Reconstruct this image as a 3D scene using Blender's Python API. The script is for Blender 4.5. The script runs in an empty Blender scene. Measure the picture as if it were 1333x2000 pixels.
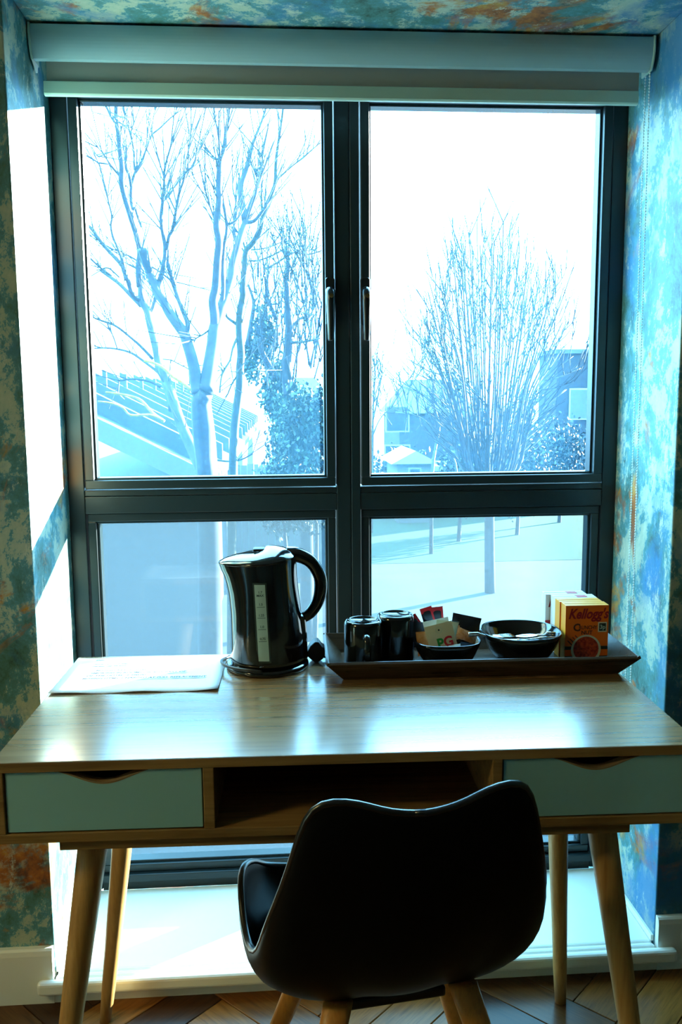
import bpy, bmesh, math, random
from mathutils import Vector, Matrix, Euler

# ------------------------------------------------------------------ camera
scn = bpy.context.scene
COL = scn.collection
PI = math.pi
cam_d = bpy.data.cameras.new('camera')
cam = bpy.data.objects.new('camera', cam_d)
COL.objects.link(cam)
scn.camera = cam
cam_d.sensor_fit = 'VERTICAL'
cam_d.sensor_height = 36.0
cam_d.lens = 36.0 * 1676.45 / 2000.0
cam_d.clip_start = 0.02
cam_d.clip_end = 500
_right = Vector((0.99751, -0.07015, -0.00748))
_up = Vector((0.01669, 0.13172, 0.99115))
_fwd = Vector((0.06854, 0.98880, -0.13256))
_m = Matrix((_right, _up, -_fwd)).transposed().to_4x4()
_m.translation = Vector((0.4956, -1.7159, 1.2649))
cam.matrix_world = _m

# ------------------------------------------------------------------ light
scn.view_settings.view_transform = 'Standard'
scn.view_settings.look = 'None'
scn.view_settings.exposure = 0.0
scn.view_settings.gamma = 1.0
scn.view_settings.use_curve_mapping = False

world = bpy.data.worlds.new('sky')
scn.world = world
world.use_nodes = True
_bg = world.node_tree.nodes['Background']
_bg.inputs[0].default_value = (0.27, 0.68, 1.0, 1)
_bg.inputs[1].default_value = 22.0

SUN_DIR = Vector((1.6, 1.0, 0.35)).normalized()      # towards the sun
sun_d = bpy.data.lights.new('sun', 'SUN')
sun_d.energy = 125
sun_d.color = (1.0, 0.93, 0.80)
sun_d.angle = math.radians(0.6)
sun = bpy.data.objects.new('sun', sun_d)
COL.objects.link(sun)
sun.rotation_euler = SUN_DIR.to_track_quat('Z', 'Y').to_euler()

lamp_d = bpy.data.lights.new('assumed_fill_lamp', 'AREA')    # assumed warm lamp, out of view at left, brightens left wall and drawer fronts
lamp_d.shape = 'DISK'
lamp_d.size = 0.4
lamp_d.energy = 27
lamp_d.color = (1.0, 0.85, 0.38)
lamp = bpy.data.objects.new('assumed_fill_lamp', lamp_d)
COL.objects.link(lamp)
lamp.location = (-1.7, -1.5, 2.3)

# ------------------------------------------------------------------ materials
def mat(name, color, rough=0.5, metal=0.0, spec=None, coat=0.0):
    m = bpy.data.materials.new(name)
    m.use_nodes = True
    b = m.node_tree.nodes['Principled BSDF']
    b.inputs['Base Color'].default_value = (*color, 1)
    b.inputs['Roughness'].default_value = rough
    b.inputs['Metallic'].default_value = metal
    if spec is not None:
        b.inputs['Specular IOR Level'].default_value = spec
    if coat:
        b.inputs['Coat Weight'].default_value = coat
        b.inputs['Coat Roughness'].default_value = 0.08
    return m

def nodes(m):
    nt = m.node_tree
    return nt, nt.nodes, nt.links, nt.nodes['Principled BSDF']

def ramp(nt, stops, interp='LINEAR'):
    r = nt.nodes.new('ShaderNodeValToRGB')
    r.color_ramp.interpolation = interp
    el = r.color_ramp.elements
    while len(el) < len(stops):
        el.new(0.5)
    for e, (p, c) in zip(el, stops):
        e.position = p
        e.color = (*c, 1) if len(c) == 3 else c
    return r

def noise(nt, vec, scale, detail=4, rough=0.5, dist=0.0):
    n = nt.nodes.new('ShaderNodeTexNoise')
    n.inputs['Scale'].default_value = scale
    n.inputs['Detail'].default_value = detail
    n.inputs['Roughness'].default_value = rough
    n.inputs['Distortion'].default_value = dist
    nt.links.new(vec, n.inputs['Vector'])
    return n

def coords(nt, scale=(1, 1, 1), rot=(0, 0, 0), loc=(0, 0, 0)):
    t = nt.nodes.new('ShaderNodeTexCoord')
    mp = nt.nodes.new('ShaderNodeMapping')
    mp.inputs['Scale'].default_value = scale
    mp.inputs['Rotation'].default_value = rot
    mp.inputs['Location'].default_value = loc
    nt.links.new(t.outputs['Object'], mp.inputs['Vector'])
    return mp.outputs['Vector']

def mix(nt, fac, a, b, mode='MIX'):
    m = nt.nodes.new('ShaderNodeMix')
    m.data_type = 'RGBA'
    m.blend_type = mode
    for sock, v in ((m.inputs[0], fac), (m.inputs[6], a), (m.inputs[7], b)):
        if hasattr(v, 'is_output'):
            nt.links.new(v, sock)
        elif isinstance(v, (int, float)):
            sock.default_value = v
        else:
            sock.default_value = (*v, 1)
    return m.outputs[2]

def bump(nt, b, height, strength=0.2, dist=0.002):
    n = nt.nodes.new('ShaderNodeBump')
    n.inputs['Strength'].default_value = strength
    n.inputs['Distance'].default_value = dist
    nt.links.new(height, n.inputs['Height'])
    nt.links.new(n.outputs[0], b.inputs['Normal'])

# distressed patina wallpaper: pale plaster, teal, blue, rust, dark verdigris
def wallpaper():
    m = mat('patina_wallpaper', (0.2, 0.4, 0.4), 0.55)
    nt, N, L, b = nodes(m)
    v = coords(nt, (1, 1, 0.8))
    warp = noise(nt, v, 9, 8, 0.7)
    big = noise(nt, v, 7.0, 14, 0.78, 0.2)
    c = ramp(nt, [(0.36, (0.03, 0.07, 0.055)), (0.44, (0.07, 0.20, 0.18)), (0.485, (0.08, 0.24, 0.25)),
                  (0.515, (0.09, 0.30, 0.36)), (0.53, (0.38, 0.48, 0.37)), (0.64, (0.50, 0.56, 0.43))])
    L.new(big.outputs[0], c.inputs[0])
    v2 = coords(nt, (1, 1, 0.8), loc=(3.3, 1.7, 5.1))
    n2 = noise(nt, v2, 4.2, 10, 0.68, 0.7)
    r2 = ramp(nt, [(0.55, (0, 0, 0)), (0.61, (1, 1, 1))])
    L.new(n2.outputs[0], r2.inputs[0])
    n3 = noise(nt, v2, 14, 6, 0.7)
    rust = ramp(nt, [(0.35, (0.13, 0.05, 0.03)), (0.48, (0.40, 0.13, 0.03)), (0.6, (0.50, 0.28, 0.05))])
    L.new(n3.outputs[0], rust.inputs[0])
    c2 = mix(nt, r2.outputs[0], c.outputs[0], rust.outputs[0])
    v3 = coords(nt, (1, 1, 0.7), loc=(7.9, 2.2, 0.4))
    n4 = noise(nt, v3, 3.2, 9, 0.66, 0.3)
    r4 = ramp(nt, [(0.53, (0, 0, 0)), (0.64, (0.9, 0.9, 0.9))])
    L.new(n4.outputs[0], r4.inputs[0])
    c3 = mix(nt, r4.outputs[0], c2, (0.035, 0.20, 0.42))
    v4 = coords(nt, (1, 1, 0.45), loc=(1.1, 8.2, 3.4))
    n5 = noise(nt, v4, 20, 12, 0.82, 0.3)
    r5 = ramp(nt, [(0.60, (0, 0, 0)), (0.65, (1, 1, 1))])
    L.new(n5.outputs[0], r5.inputs[0])
    c4 = mix(nt, r5.outputs[0], c3, (0.03, 0.07, 0.06))
    n6 = noise(nt, v4, 13, 13, 0.85, 0.2)
    r6 = ramp(nt, [(0.56, (0, 0, 0)), (0.595, (1, 1, 1))])
    L.new(n6.outputs[0], r6.inputs[0])
    c5 = mix(nt, r6.outputs[0], c4, (0.52, 0.58, 0.46))
    L.new(c5, b.inputs['Base Color'])
    bump(nt, b, n5.outputs[0], 0.15, 0.002)
    return m

def wood(name, c_dark, c_light, scale=(2.2, 38, 38), rough=0.35, dark_amt=0.5, spec=0.5):
    m = mat(name, c_light, rough, spec=spec)
    nt, N, L, b = nodes(m)
    v = coords(nt, scale)
    g = noise(nt, v, 1.6, 8, 0.65, 0.25)
    c = ramp(nt, [(0.30, c_dark), (0.62, c_light)])
    L.new(g.outputs[0], c.inputs[0])
    v2 = coords(nt, (scale[0] * 3, scale[1] * 4, scale[2] * 4))
    g2 = noise(nt, v2, 1.0, 4, 0.6)
    r = ramp(nt, [(0.36, (dark_amt,) * 3), (0.5, (1, 1, 1))])
    L.new(g2.outputs[0], r.inputs[0])
    L.new(mix(nt, 1.0, c.outputs[0], r.outputs[0], 'MULTIPLY'), b.inputs['Base Color'])
    bump(nt, b, g.outputs[0], 0.08, 0.001)
    return m

def speckled(name, c1, c2, scale=30, rough=0.6, lo=0.4, hi=0.6, stretch=(1, 1, 1)):
    m = mat(name, c1, rough)
    nt, N, L, b = nodes(m)
    n = noise(nt, coords(nt, stretch), scale, 6, 0.65)
    c = ramp(nt, [(lo, c1), (hi, c2)])
    L.new(n.outputs[0], c.inputs[0])
    L.new(c.outputs[0], b.inputs['Base Color'])
    return m

def glass(name, veil, speck, tint, veil_col, fine=320.0, streak=False):
    """dusty / misted pane: clear transmission with a scattering film of dust, mist and painted-in haze"""
    m = bpy.data.materials.new(name)
    m.use_nodes = True
    nt = m.node_tree
    for n in list(nt.nodes):
        nt.nodes.remove(n)
    out = nt.nodes.new('ShaderNodeOutputMaterial')
    tr = nt.nodes.new('ShaderNodeBsdfTransparent')
    tr.inputs[0].default_value = (*tint, 1)
    tl = nt.nodes.new('ShaderNodeBsdfTranslucent')
    tl.inputs[0].default_value = (*veil_col, 1)
    mx = nt.nodes.new('ShaderNodeMixShader')
    v = coords(nt)
    n1 = noise(nt, v, fine, 2, 0.5)
    r1 = ramp(nt, [(0.56, (veil,) * 3), (0.74, (min(1, veil + speck),) * 3)])
    nt.links.new(n1.outputs[0], r1.inputs[0])
    n2 = noise(nt, coords(nt, (1, 1, 0.35)) if not streak else coords(nt, (1.6, 1, 0.9)), 3.0, 6, 0.6)
    r2 = ramp(nt, [(0.3, (0.7,) * 3), (0.7, (1.25,) * 3)]) if not streak else ramp(nt, [(0.3, (0.92,) * 3), (0.7, (1.06,) * 3)])
    nt.links.new(n2.outputs[0], r2.inputs[0])
    f = mix(nt, 1.0, r1.outputs[0], r2.outputs[0], 'MULTIPLY')
    nt.links.new(f, mx.inputs[0])
    nt.links.new(tr.outputs[0], mx.inputs[1])
    nt.links.new(tl.outputs[0], mx.inputs[2])
    gl = nt.nodes.new('ShaderNodeBsdfGlossy')
    gl.inputs['Roughness'].default_value = 0.03
    mx2 = nt.nodes.new('ShaderNodeMixShader')
    mx2.inputs[0].default_value = 0.03
    nt.links.new(mx.outputs[0], mx2.inputs[1])
    nt.links.new(gl.outputs[0], mx2.inputs[2])
    nt.links.new(mx2.outputs[0], out.inputs[0])
    return m

M = {}
M['paper_wall'] = wallpaper()
M['white_paint'] = mat('white_gloss_paint', (0.88, 0.89, 0.82), 0.35)
M['ceiling'] = mat('ceiling_paint', (0.7, 0.7, 0.66), 0.8)
M['alu'] = mat('anthracite_aluminium', (0.010, 0.019, 0.022), 0.34, 0.0, 0.45)
M['alu_edge'] = mat('anthracite_bead', (0.014, 0.028, 0.036), 0.26)
M['handle'] = mat('black_handle', (0.012, 0.014, 0.016), 0.22)
M['brass'] = mat('brass', (0.55, 0.38, 0.16), 0.3, 1.0)
M['pane_clear'] = glass('dusty_haze_glass', 0.07, 0.10, (0.88, 0.96, 0.98), (0.05, 0.20, 0.38))  # dust film tinted blue to stand in for outdoor haze and glare
M['pane_mist'] = glass('misted_glass', 0.68, 0.08, (0.78, 0.96, 0.99), (0.013, 0.026, 0.036), 420.0, True)
M['blind_box'] = mat('blind_cassette', (0.34, 0.52, 0.57), 0.35)
M['blind_fabric'] = mat('blind_fabric', (0.40, 0.38, 0.33), 0.85)
M['blind_bar'] = mat('blind_bar', (0.46, 0.62, 0.52), 0.35)
M['chain'] = mat('chain_plastic', (0.75, 0.85, 0.85), 0.35)
M['oak'] = wood('oak_laminate', (0.26, 0.135, 0.050), (0.37, 0.21, 0.09), (1.6, 26, 26), 0.22, 0.84, 1.0)
bo_ = M['oak'].node_tree.nodes['Principled BSDF']
bo_.inputs['Coat Weight'].default_value = 1.0
bo_.inputs['Coat Roughness'].default_value = 0.20
bo_.inputs['Coat IOR'].default_value = 1.6
M['oak_edge'] = wood('oak_edge', (0.22, 0.115, 0.03), (0.38, 0.22, 0.075), (2.0, 30, 30), 0.45, 0.7)
M['leg'] = wood('beech_leg', (0.46, 0.235, 0.065), (0.62, 0.36, 0.125), (45, 45, 2.5), 0.4, 0.85)
M['chair_leg'] = wood('chair_beech', (0.60, 0.22, 0.035), (0.72, 0.31, 0.06), (45, 45, 2.5), 0.4, 0.85)
M['drawer'] = mat('white_lacquer_cyan_cast', (0.31, 0.60, 0.60), 0.45)  # white drawer paint with the cyan light cast put into its colour
M['mdf'] = mat('raw_board_edge', (0.30, 0.20, 0.10), 0.8)
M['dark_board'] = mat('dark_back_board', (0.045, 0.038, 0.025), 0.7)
M['chair_black'] = mat('black_shell_plastic', (0.0035, 0.004, 0.0045), 0.45, spec=0.12)
M['rim_black'] = mat('black_shell_rim', (0.004, 0.005, 0.006), 0.30, spec=1.0)
M['cushion'] = mat('black_leatherette', (0.012, 0.014, 0.018), 0.5)
M['kettle'] = mat('black_gloss_plastic', (0.005, 0.006, 0.007), 0.10, coat=0.5)
M['gauge'] = mat('gauge_plastic', (0.42, 0.58, 0.52), 0.35)
M['gauge_rim'] = mat('gauge_rim', (0.02, 0.04, 0.035), 0.3)
M['ink'] = mat('dark_ink', (0.03, 0.07, 0.08), 0.7)
M['rubber'] = mat('black_rubber', (0.012, 0.012, 0.013), 0.42)
M['metal'] = mat('polished_steel', (0.75, 0.76, 0.78), 0.16, 1.0)
M['ceramic'] = mat('black_glaze', (0.004, 0.0055, 0.006), 0.12, coat=0.4)
M['tray'] = wood('dark_walnut', (0.035, 0.018, 0.008), (0.075, 0.04, 0.02), (3, 40, 40), 0.25, 0.7)
M['sheet'] = mat('white_paper', (0.90, 0.91, 0.90), 0.6)
M['faint_ink'] = mat('printed_ink', (0.05, 0.07, 0.10), 0.8)
M['red'] = mat('red_foil', (0.85, 0.010, 0.015), 0.4)
M['black_foil'] = mat('black_foil', (0.012, 0.013, 0.016), 0.25)
M['cream'] = mat('cream_paper', (0.62, 0.60, 0.42), 0.6)
M['green_print'] = mat('green_print', (0.01, 0.28, 0.05), 0.5)
M['red_print'] = mat('red_print', (0.50, 0.015, 0.03), 0.5)
M['kraft'] = speckled('brown_wrapper', (0.50, 0.18, 0.04), (0.62, 0.30, 0.11), 60, 0.35)
M['biscuit'] = speckled('caramel_wrapper', (0.60, 0.24, 0.07), (0.78, 0.46, 0.28), 90, 0.22)
M['creamer'] = mat('pale_blue_wrapper', (0.6, 0.8, 0.86), 0.4)
M['navy_foil'] = mat('navy_foil', (0.02, 0.05, 0.09), 0.22)
M['orange_card'] = mat('orange_card', (0.92, 0.16, 0.004), 0.4)
M['yellow_card'] = mat('amber_card_side', (0.86, 0.36, 0.02), 0.4)
M['white_card'] = mat('white_card', (0.80, 0.82, 0.82), 0.4)
M['script_red'] = mat('script_red', (0.34, 0.008, 0.02), 0.5)
M['brown_print'] = mat('brown_print', (0.10, 0.025, 0.012), 0.5)
M['flake'] = speckled('cereal_print', (0.26, 0.010, 0.005), (0.60, 0.075, 0.02), 170, 0.5)
M['dark_print'] = mat('dark_print', (0.012, 0.03, 0.03), 0.5)
M['bark'] = speckled('grey_bark', (0.018, 0.022, 0.026), (0.045, 0.052, 0.058), 9, 0.85, stretch=(1, 1, 0.4))
M['bark_green'] = speckled('green_bark', (0.012, 0.025, 0.014), (0.03, 0.045, 0.02), 9, 0.85, stretch=(1, 1, 0.4))
M['lichen'] = speckled('lichen_bark', (0.22, 0.19, 0.008), (0.36, 0.32, 0.012), 14, 0.9)
M['twig'] = mat('twig', (0.018, 0.024, 0.03), 0.85)
M['ivy'] = speckled('ivy_leaf', (0.004, 0.018, 0.012), (0.016, 0.06, 0.03), 3, 0.5)
M['hedge'] = speckled('hedge_leaf', (0.006, 0.014, 0.016), (0.018, 0.035, 0.034), 2, 0.6)
M['lawn'] = speckled('lawn', (0.002, 0.040, 0.012), (0.004, 0.056, 0.017), 0.8, 0.9)
M['asphalt'] = speckled('asphalt', (0.009, 0.014, 0.018), (0.014, 0.021, 0.026), 0.5, 0.9)
M['concrete'] = speckled('pale_concrete', (0.050, 0.062, 0.068), (0.062, 0.075, 0.082), 1.2, 0.9)
M['slate'] = speckled('slate_roof', (0.028, 0.036, 0.045), (0.05, 0.062, 0.075), 3, 0.6)
M['beam'] = mat('dark_beam', (0.03, 0.045, 0.06), 0.6)
M['rooflight'] = mat('white_rooflight', (0.20, 0.21, 0.21), 0.3)
M['brick'] = speckled('red_brick_wall', (0.018, 0.02, 0.024), (0.03, 0.032, 0.036), 6, 0.9)
M['render'] = mat('pale_render', (0.10, 0.11, 0.115), 0.9)
M['window_dark'] = mat('dark_window', (0.02, 0.03, 0.04), 0.15)

# ------------------------------------------------------------------ mesh helpers
class MB:
    def __init__(s):
        s.v, s.f, s.m = [], [], []
    def add(s, vs, fs, mi=0):
        o = len(s.v)
        s.v += [tuple(p) for p in vs]
        s.f += [tuple(i + o for i in f) for f in fs]
        s.m += [mi] * len(fs)
    def box(s, x0, x1, y0, y1, z0, z1, mi=0, mat4=None):
        vs = [(x, y, z) for z in (z0, z1) for y in (y0, y1) for x in (x0, x1)]
        if mat4 is not None:
            vs = [mat4 @ Vector(p) for p in vs]
        s.add(vs, [(0, 2, 3, 1), (4, 5, 7, 6), (0, 1, 5, 4), (2, 6, 7, 3), (0, 4, 6, 2), (1, 3, 7, 5)], mi)
    def prism(s, pts, a0, a1, axis='y', mi=0):
        n = len(pts)
        def P(p, a):
            return {'y': (p[0], a, p[1]), 'x': (a, p[0], p[1]), 'z': (p[0], p[1], a)}[axis]
        vs = [P(p, a0) for p in pts] + [P(p, a1) for p in pts]
        fs = [tuple(range(n)), tuple(range(2 * n - 1, n - 1, -1))]
        fs += [(i, i + n, (i + 1) % n + n, (i + 1) % n) for i in range(n)]
        s.add(vs, fs, mi)
    def grid(s, rows, closed=False, mi=0, cap0=False, cap1=False):
        o, w = len(s.v), len(rows[0])
        fs = []
        for i in range(len(rows) - 1):
            for j in range(w if closed else w - 1):
                k = (j + 1) % w
                fs.append((i * w + j, i * w + k, (i + 1) * w + k, (i + 1) * w + j))
        if cap0:
            fs.append(tuple(range(w - 1, -1, -1)))
        if cap1:
            fs.append(tuple((len(rows) - 1) * w + j for j in range(w)))
        s.add([p for r in rows for p in r], fs, mi)
    def lathe(s, prof, n=32, c=(0, 0, 0), mi=0, cap0=True, cap1=True):
        rows = [[(c[0] + r * math.cos(2 * PI * k / n), c[1] + r * math.sin(2 * PI * k / n), c[2] + z) for k in range(n)] for r, z in prof]
        s.grid(rows, True, mi, cap0, cap1)
    def tube(s, pts, rad, n=8, mi=0, squash=1.0):
        pts = [Vector(p) for p in pts]
        if not isinstance(rad, (list, tuple)):
            rad = [rad] * len(pts)
        rows, ref = [], None
        for i, p in enumerate(pts):
            t = (pts[min(i + 1, len(pts) - 1)] - pts[max(i - 1, 0)])
            if t.length < 1e-9:
                t = Vector((0, 0, 1))
            t.normalize()
            if ref is None:
                ref = t.orthogonal().normalized() if abs(t.y) > 0.9 else t.cross(Vector((0, 1, 0))).normalized()
            u = (ref - t * ref.dot(t))
            if u.length < 1e-6:
                u = t.orthogonal()
            u.normalize()
            ref = u
            w = t.cross(u)
            rows.append([p + u * (rad[i] * math.cos(2 * PI * k / n)) + w * (rad[i] * squash * math.sin(2 * PI * k / n)) for k in range(n)])
        s.grid(rows, True, mi, True, True)
    def build(s, name, material, parent=None, smooth=False, bevel=0.0, seg=2, kind=None, subsurf=0, solid=0.0):
        me = bpy.data.meshes.new(name)
        me.from_pydata(s.v, [], s.f)
        mats = material if isinstance(material, (list, tuple)) else [material]
        for x in mats:
            me.materials.append(x)
        if len(mats) > 1:
            me.polygons.foreach_set('material_index', s.m)
        bm = bmesh.new()
        bm.from_mesh(me)
        bmesh.ops.recalc_face_normals(bm, faces=bm.faces)
        bm.to_mesh(me)
        bm.free()
        if smooth:
            me.polygons.foreach_set('use_smooth', [True] * len(me.polygons))
        o = bpy.data.objects.new(name, me)
        COL.objects.link(o)
        if parent is not None:
            o.parent = parent
        if solid:
            md = o.modifiers.new('solid', 'SOLIDIFY')
            md.thickness = solid
            md.offset = 0
        if bevel:
            md = o.modifiers.new('bevel', 'BEVEL')
            md.width = bevel
            md.segments = seg
            md.limit_method = 'ANGLE'
            md.angle_limit = math.radians(40)
        if subsurf:
            md = o.modifiers.new('sub', 'SUBSURF')
            md.levels = md.render_levels = subsurf
        if kind:
            o['kind'] = kind
        return o

def tag(o, label, cat, group=None):
    o['label'] = label
    o['category'] = cat
    if group:
        o['group'] = group
    return o

def thing(name, label, cat, loc=(0, 0, 0), rz=0.0, group=None):
    o = bpy.data.objects.new(name, None)
    COL.objects.link(o)
    o.empty_display_size = 0.05
    o.location = loc
    o.rotation_euler = (0, 0, rz)
    return tag(o, label, cat, group)

def struct(name, loc=(0, 0, 0)):
    o = bpy.data.objects.new(name, None)
    COL.objects.link(o)
    o.location = loc
    o['kind'] = 'structure'
    return o

def boxes(name, lst, material, parent=None, bevel=0.0, kind=None):
    b = MB()
    for x in lst:
        b.box(*x)
    return b.build(name, material, parent, bevel=bevel, kind=kind)

def text(name, body, size, material, parent, loc, rot=(PI / 2, 0, 0), shear=0.0, sx=1.0, align='CENTER', bold=0.0):
    c = bpy.data.curves.new(name, 'FONT')
    c.body = body
    c.size = size
    c.shear = shear
    c.offset = bold
    c.align_x = align
    c.align_y = 'CENTER'
    c.extrude = 0.0
    c.resolution_u = 3
    c.materials.append(material)
    o = bpy.data.objects.new(name, c)
    COL.objects.link(o)
    me = bpy.data.meshes.new_from_object(o)          # plain mesh lettering
    bpy.data.objects.remove(o)
    me.materials.clear()
    me.materials.append(material)
    o = bpy.data.objects.new(name, me)
    COL.objects.link(o)
    o.parent = parent
    o.location = loc
    o.rotation_euler = rot
    o.scale = (sx, 1, 1)
    return o

def spline(pts, n=8):
    """Catmull-Rom through points"""
    pts = [Vector(p) for p in pts]
    out = []
    for i in range(len(pts) - 1):
        p0, p1, p2, p3 = pts[max(i - 1, 0)], pts[i], pts[i + 1], pts[min(i + 2, len(pts) - 1)]
        for k in range(n):
            t = k / n
            out.append(0.5 * ((2 * p1) + (p2 - p0) * t + (2 * p0 - 5 * p1 + 4 * p2 - p3) * t * t + (3 * p1 - p0 - 3 * p2 + p3) * t ** 3))
    out.append(pts[-1])
    return out

# ------------------------------------------------------------------ room shell
W, D, ZS, H = 1.3065, 0.309, 0.0583, 2.0175       # recess width, depth to window, sill top, recess head
X0, X1, YB, ZC = -2.2, 3.4, -5.0, 2.6
OUT = D + 0.075                                   # outer face of the wall

wall = MB()
wall.box(X0, 0, 0, OUT, -0.02, ZC)
wall.box(W, X1, 0, OUT, -0.02, ZC)
wall.box(0, W, 0, OUT, H, ZC)
wall.box(0, W, 0, OUT, -0.02, ZS - 0.03)
wall.build('wall_front', M['paper_wall'], kind='structure', bevel=0.003)
boxes('wall_left', [(X0 - 0.1, X0, YB, OUT, -0.02, ZC)], M['paper_wall'], kind='structure')
boxes('wall_right', [(X1, X1 + 0.1, YB, OUT, -0.02, ZC)], M['paper_wall'], kind='structure')
boxes('wall_back', [(X0 - 0.1, X1 + 0.1, YB - 0.1, YB, -0.02, ZC)], M['paper_wall'], kind='structure')
boxes('ceiling', [(X0 - 0.1, X1 + 0.1, YB - 0.1, OUT, ZC, ZC + 0.1)], M['ceiling'], kind='structure')

# skirting boards
def skirting(name, x0, x1, yf):
    b = MB()
    b.prism([(yf, 0), (0, 0), (0, 0.122), (yf + 0.006, 0.122), (yf + 0.002, 0.118), (yf, 0.108)], x0, x1, 'x')
    return b.build(name, M['white_paint'], kind='structure')
skirting('baseboard_left', X0, -0.002, -0.016)
skirting('baseboard_right', W + 0.002, X1, -0.016)
boxes('baseboard_center', [(-0.002, W + 0.002, -0.014, 0.0, 0, ZS - 0.03)], M['white_paint'], kind='structure')

# window board with horned, rounded nose
b = MB()
b.prism([(0.0015, 0), (W - 0.0015, 0), (W - 0.0015, D), (0.0015, D)], ZS - 0.03, ZS, 'z')
b.prism([(-0.032, -0.036), (W + 0.04, -0.036), (W + 0.04, -0.0165), (-0.032, -0.0165)], ZS - 0.03, ZS, 'z')
b.prism([(0.0015, -0.017), (W - 0.0015, -0.017), (W - 0.0015, 0.001), (0.0015, 0.001)], ZS - 0.03, ZS, 'z')
b.build('trim_1', M['white_paint'], bevel=0.008, seg=3, kind='structure')
b = MB()
b.box(W - 0.006, W - 0.0005, 0.003, D, ZS, ZS + 0.014)
b.box(0.0005, 0.006, 0.003, D, ZS, ZS + 0.014)
b.build('trim_2', M['white_paint'], kind='structure')

# parquet: herringbone blocks, each its own piece
floor = boxes('floor', [(X0, X1, YB, OUT, -0.04, -0.014)], M['dark_board'], kind='structure')
plank_mats = []
for i, (a, c) in enumerate([((0.035, 0.012, 0.004), (0.06, 0.022, 0.007)), ((0.10, 0.032, 0.006), (0.19, 0.066, 0.012)),
                            ((0.16, 0.056, 0.009), (0.28, 0.105, 0.020)), ((0.07, 0.026, 0.008), (0.13, 0.05, 0.014))]):
    plank_mats.append(wood('parquet_%d' % i, a, c, (5, 60, 60), 0.3, 0.7, 0.35))
PW, PL = 0.095, 0.38
def plank_mesh(mi):
    q = MB()
    q.box(0.0008, PL - 0.0008, 0.0008, PW - 0.0008, -0.014, 0)
    o = q.build('plank', plank_mats[mi], floor, bevel=0.0012, seg=1)
    return o
protos = [plank_mesh(i) for i in range(4)]
rnd = random.Random(11)
spots = []
R45 = Matrix.Rotation(PI / 4, 3, 'Z')
k = int(round(PL / PW))
for i in range(-30, 34):
    for j in range(-14, 16):
        # herringbone cell
        bx = i * PW + j * PL
        by = i * PW - j * PL
        for horiz in (True, False):
            if horiz:
                p, rz = Vector((bx, by, 0)), 0.0
            else:
                p, rz = Vector((bx + PW, by + PW, 0)), PI / 2
            c = R45 @ (p + (Vector((PL / 2, PW / 2, 0)) if horiz else Vector((-PW / 2, PL / 2, 0))))
            c.x += 0.62
            c.y -= 0.30
            if X0 < c.x < X1 and YB < c.y < OUT - 0.02:
                q = R45 @ p
                spots.append(((c - Vector((0.6, -0.3, 0))).length, (q.x + 0.62, q.y - 0.30, 0), rz + PI / 4))
spots.sort(key=lambda s: s[0])
used = set()
rest = [MB() for _ in range(4)]
for n, (dist, p, rz) in enumerate(spots):
    mi = rnd.choice([0, 1, 1, 2, 2, 3])
    if n < 296:
        if mi not in used:
            o = protos[mi]
            used.add(mi)
        else:
            o = protos[mi].copy()
            COL.objects.link(o)
        o.location = p
        o.rotation_euler = (0, 0, rz)
    else:
        mt = Matrix.Translation(p) @ Matrix.Rotation(rz, 4, 'Z')
        rest[mi].box(0.0008, PL - 0.0008, 0.0008, PW - 0.0008, -0.014, 0, 0, mt)
for mi, q in enumerate(rest):
    if q.v:
        q.build('parquet_field', plank_mats[mi], floor, kind='stuff')

# ------------------------------------------------------------------ window
win = struct('window_1', (0, D, 0))
YBK = 0.07                     # frame depth
ZT0, ZT1 = 0.9985, 1.0535      # transom
def frame_part(name, x0, x1, z0, z1, y0=0.0, y1=YBK, m='alu', bev=0.002):
    q = MB()
    q.box(x0, x1, y0, y1, z0, z1)
    return q.build(name, M[m], win, bevel=bev)
frame_part('jamb', 0.0, 0.037, ZS, H)
frame_part('jamb', 1.2715, W, ZS, H)
frame_part('head', 0.037, 1.2715, 1.945, H)
frame_part('bottom_rail', 0.037, 1.2715, ZS - 0.004, 0.0786)
frame_part('bottom_rail', 0.037, 1.2715, 0.0790, 0.0985, -0.010, YBK)
frame_part('mullion', 0.6265, 0.6603, 0.0985, 1.945, -0.001)
frame_part('mullion', 0.6611, 0.6825, 0.0985, 1.945, -0.004)
for a, c in ((0.037, 0.6265), (0.6825, 1.2715)):
    frame_part('transom', a, c, 1.0396, ZT1)
    frame_part('transom', a, c, ZT0, 1.0388, -0.002)

def ring(q, x0, x1, z0, z1, w, y0, y1, wb=None):
    wb = wb or w
    q.box(x0, x1, y0, y1, z0, z0 + wb)
    q.box(x0, x1, y0, y1, z1 - w, z1)
    q.box(x0, x0 + w, y0, y1, z0 + wb, z1 - w)
    q.box(x1 - w, x1, y0, y1, z0 + wb, z1 - w)

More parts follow.
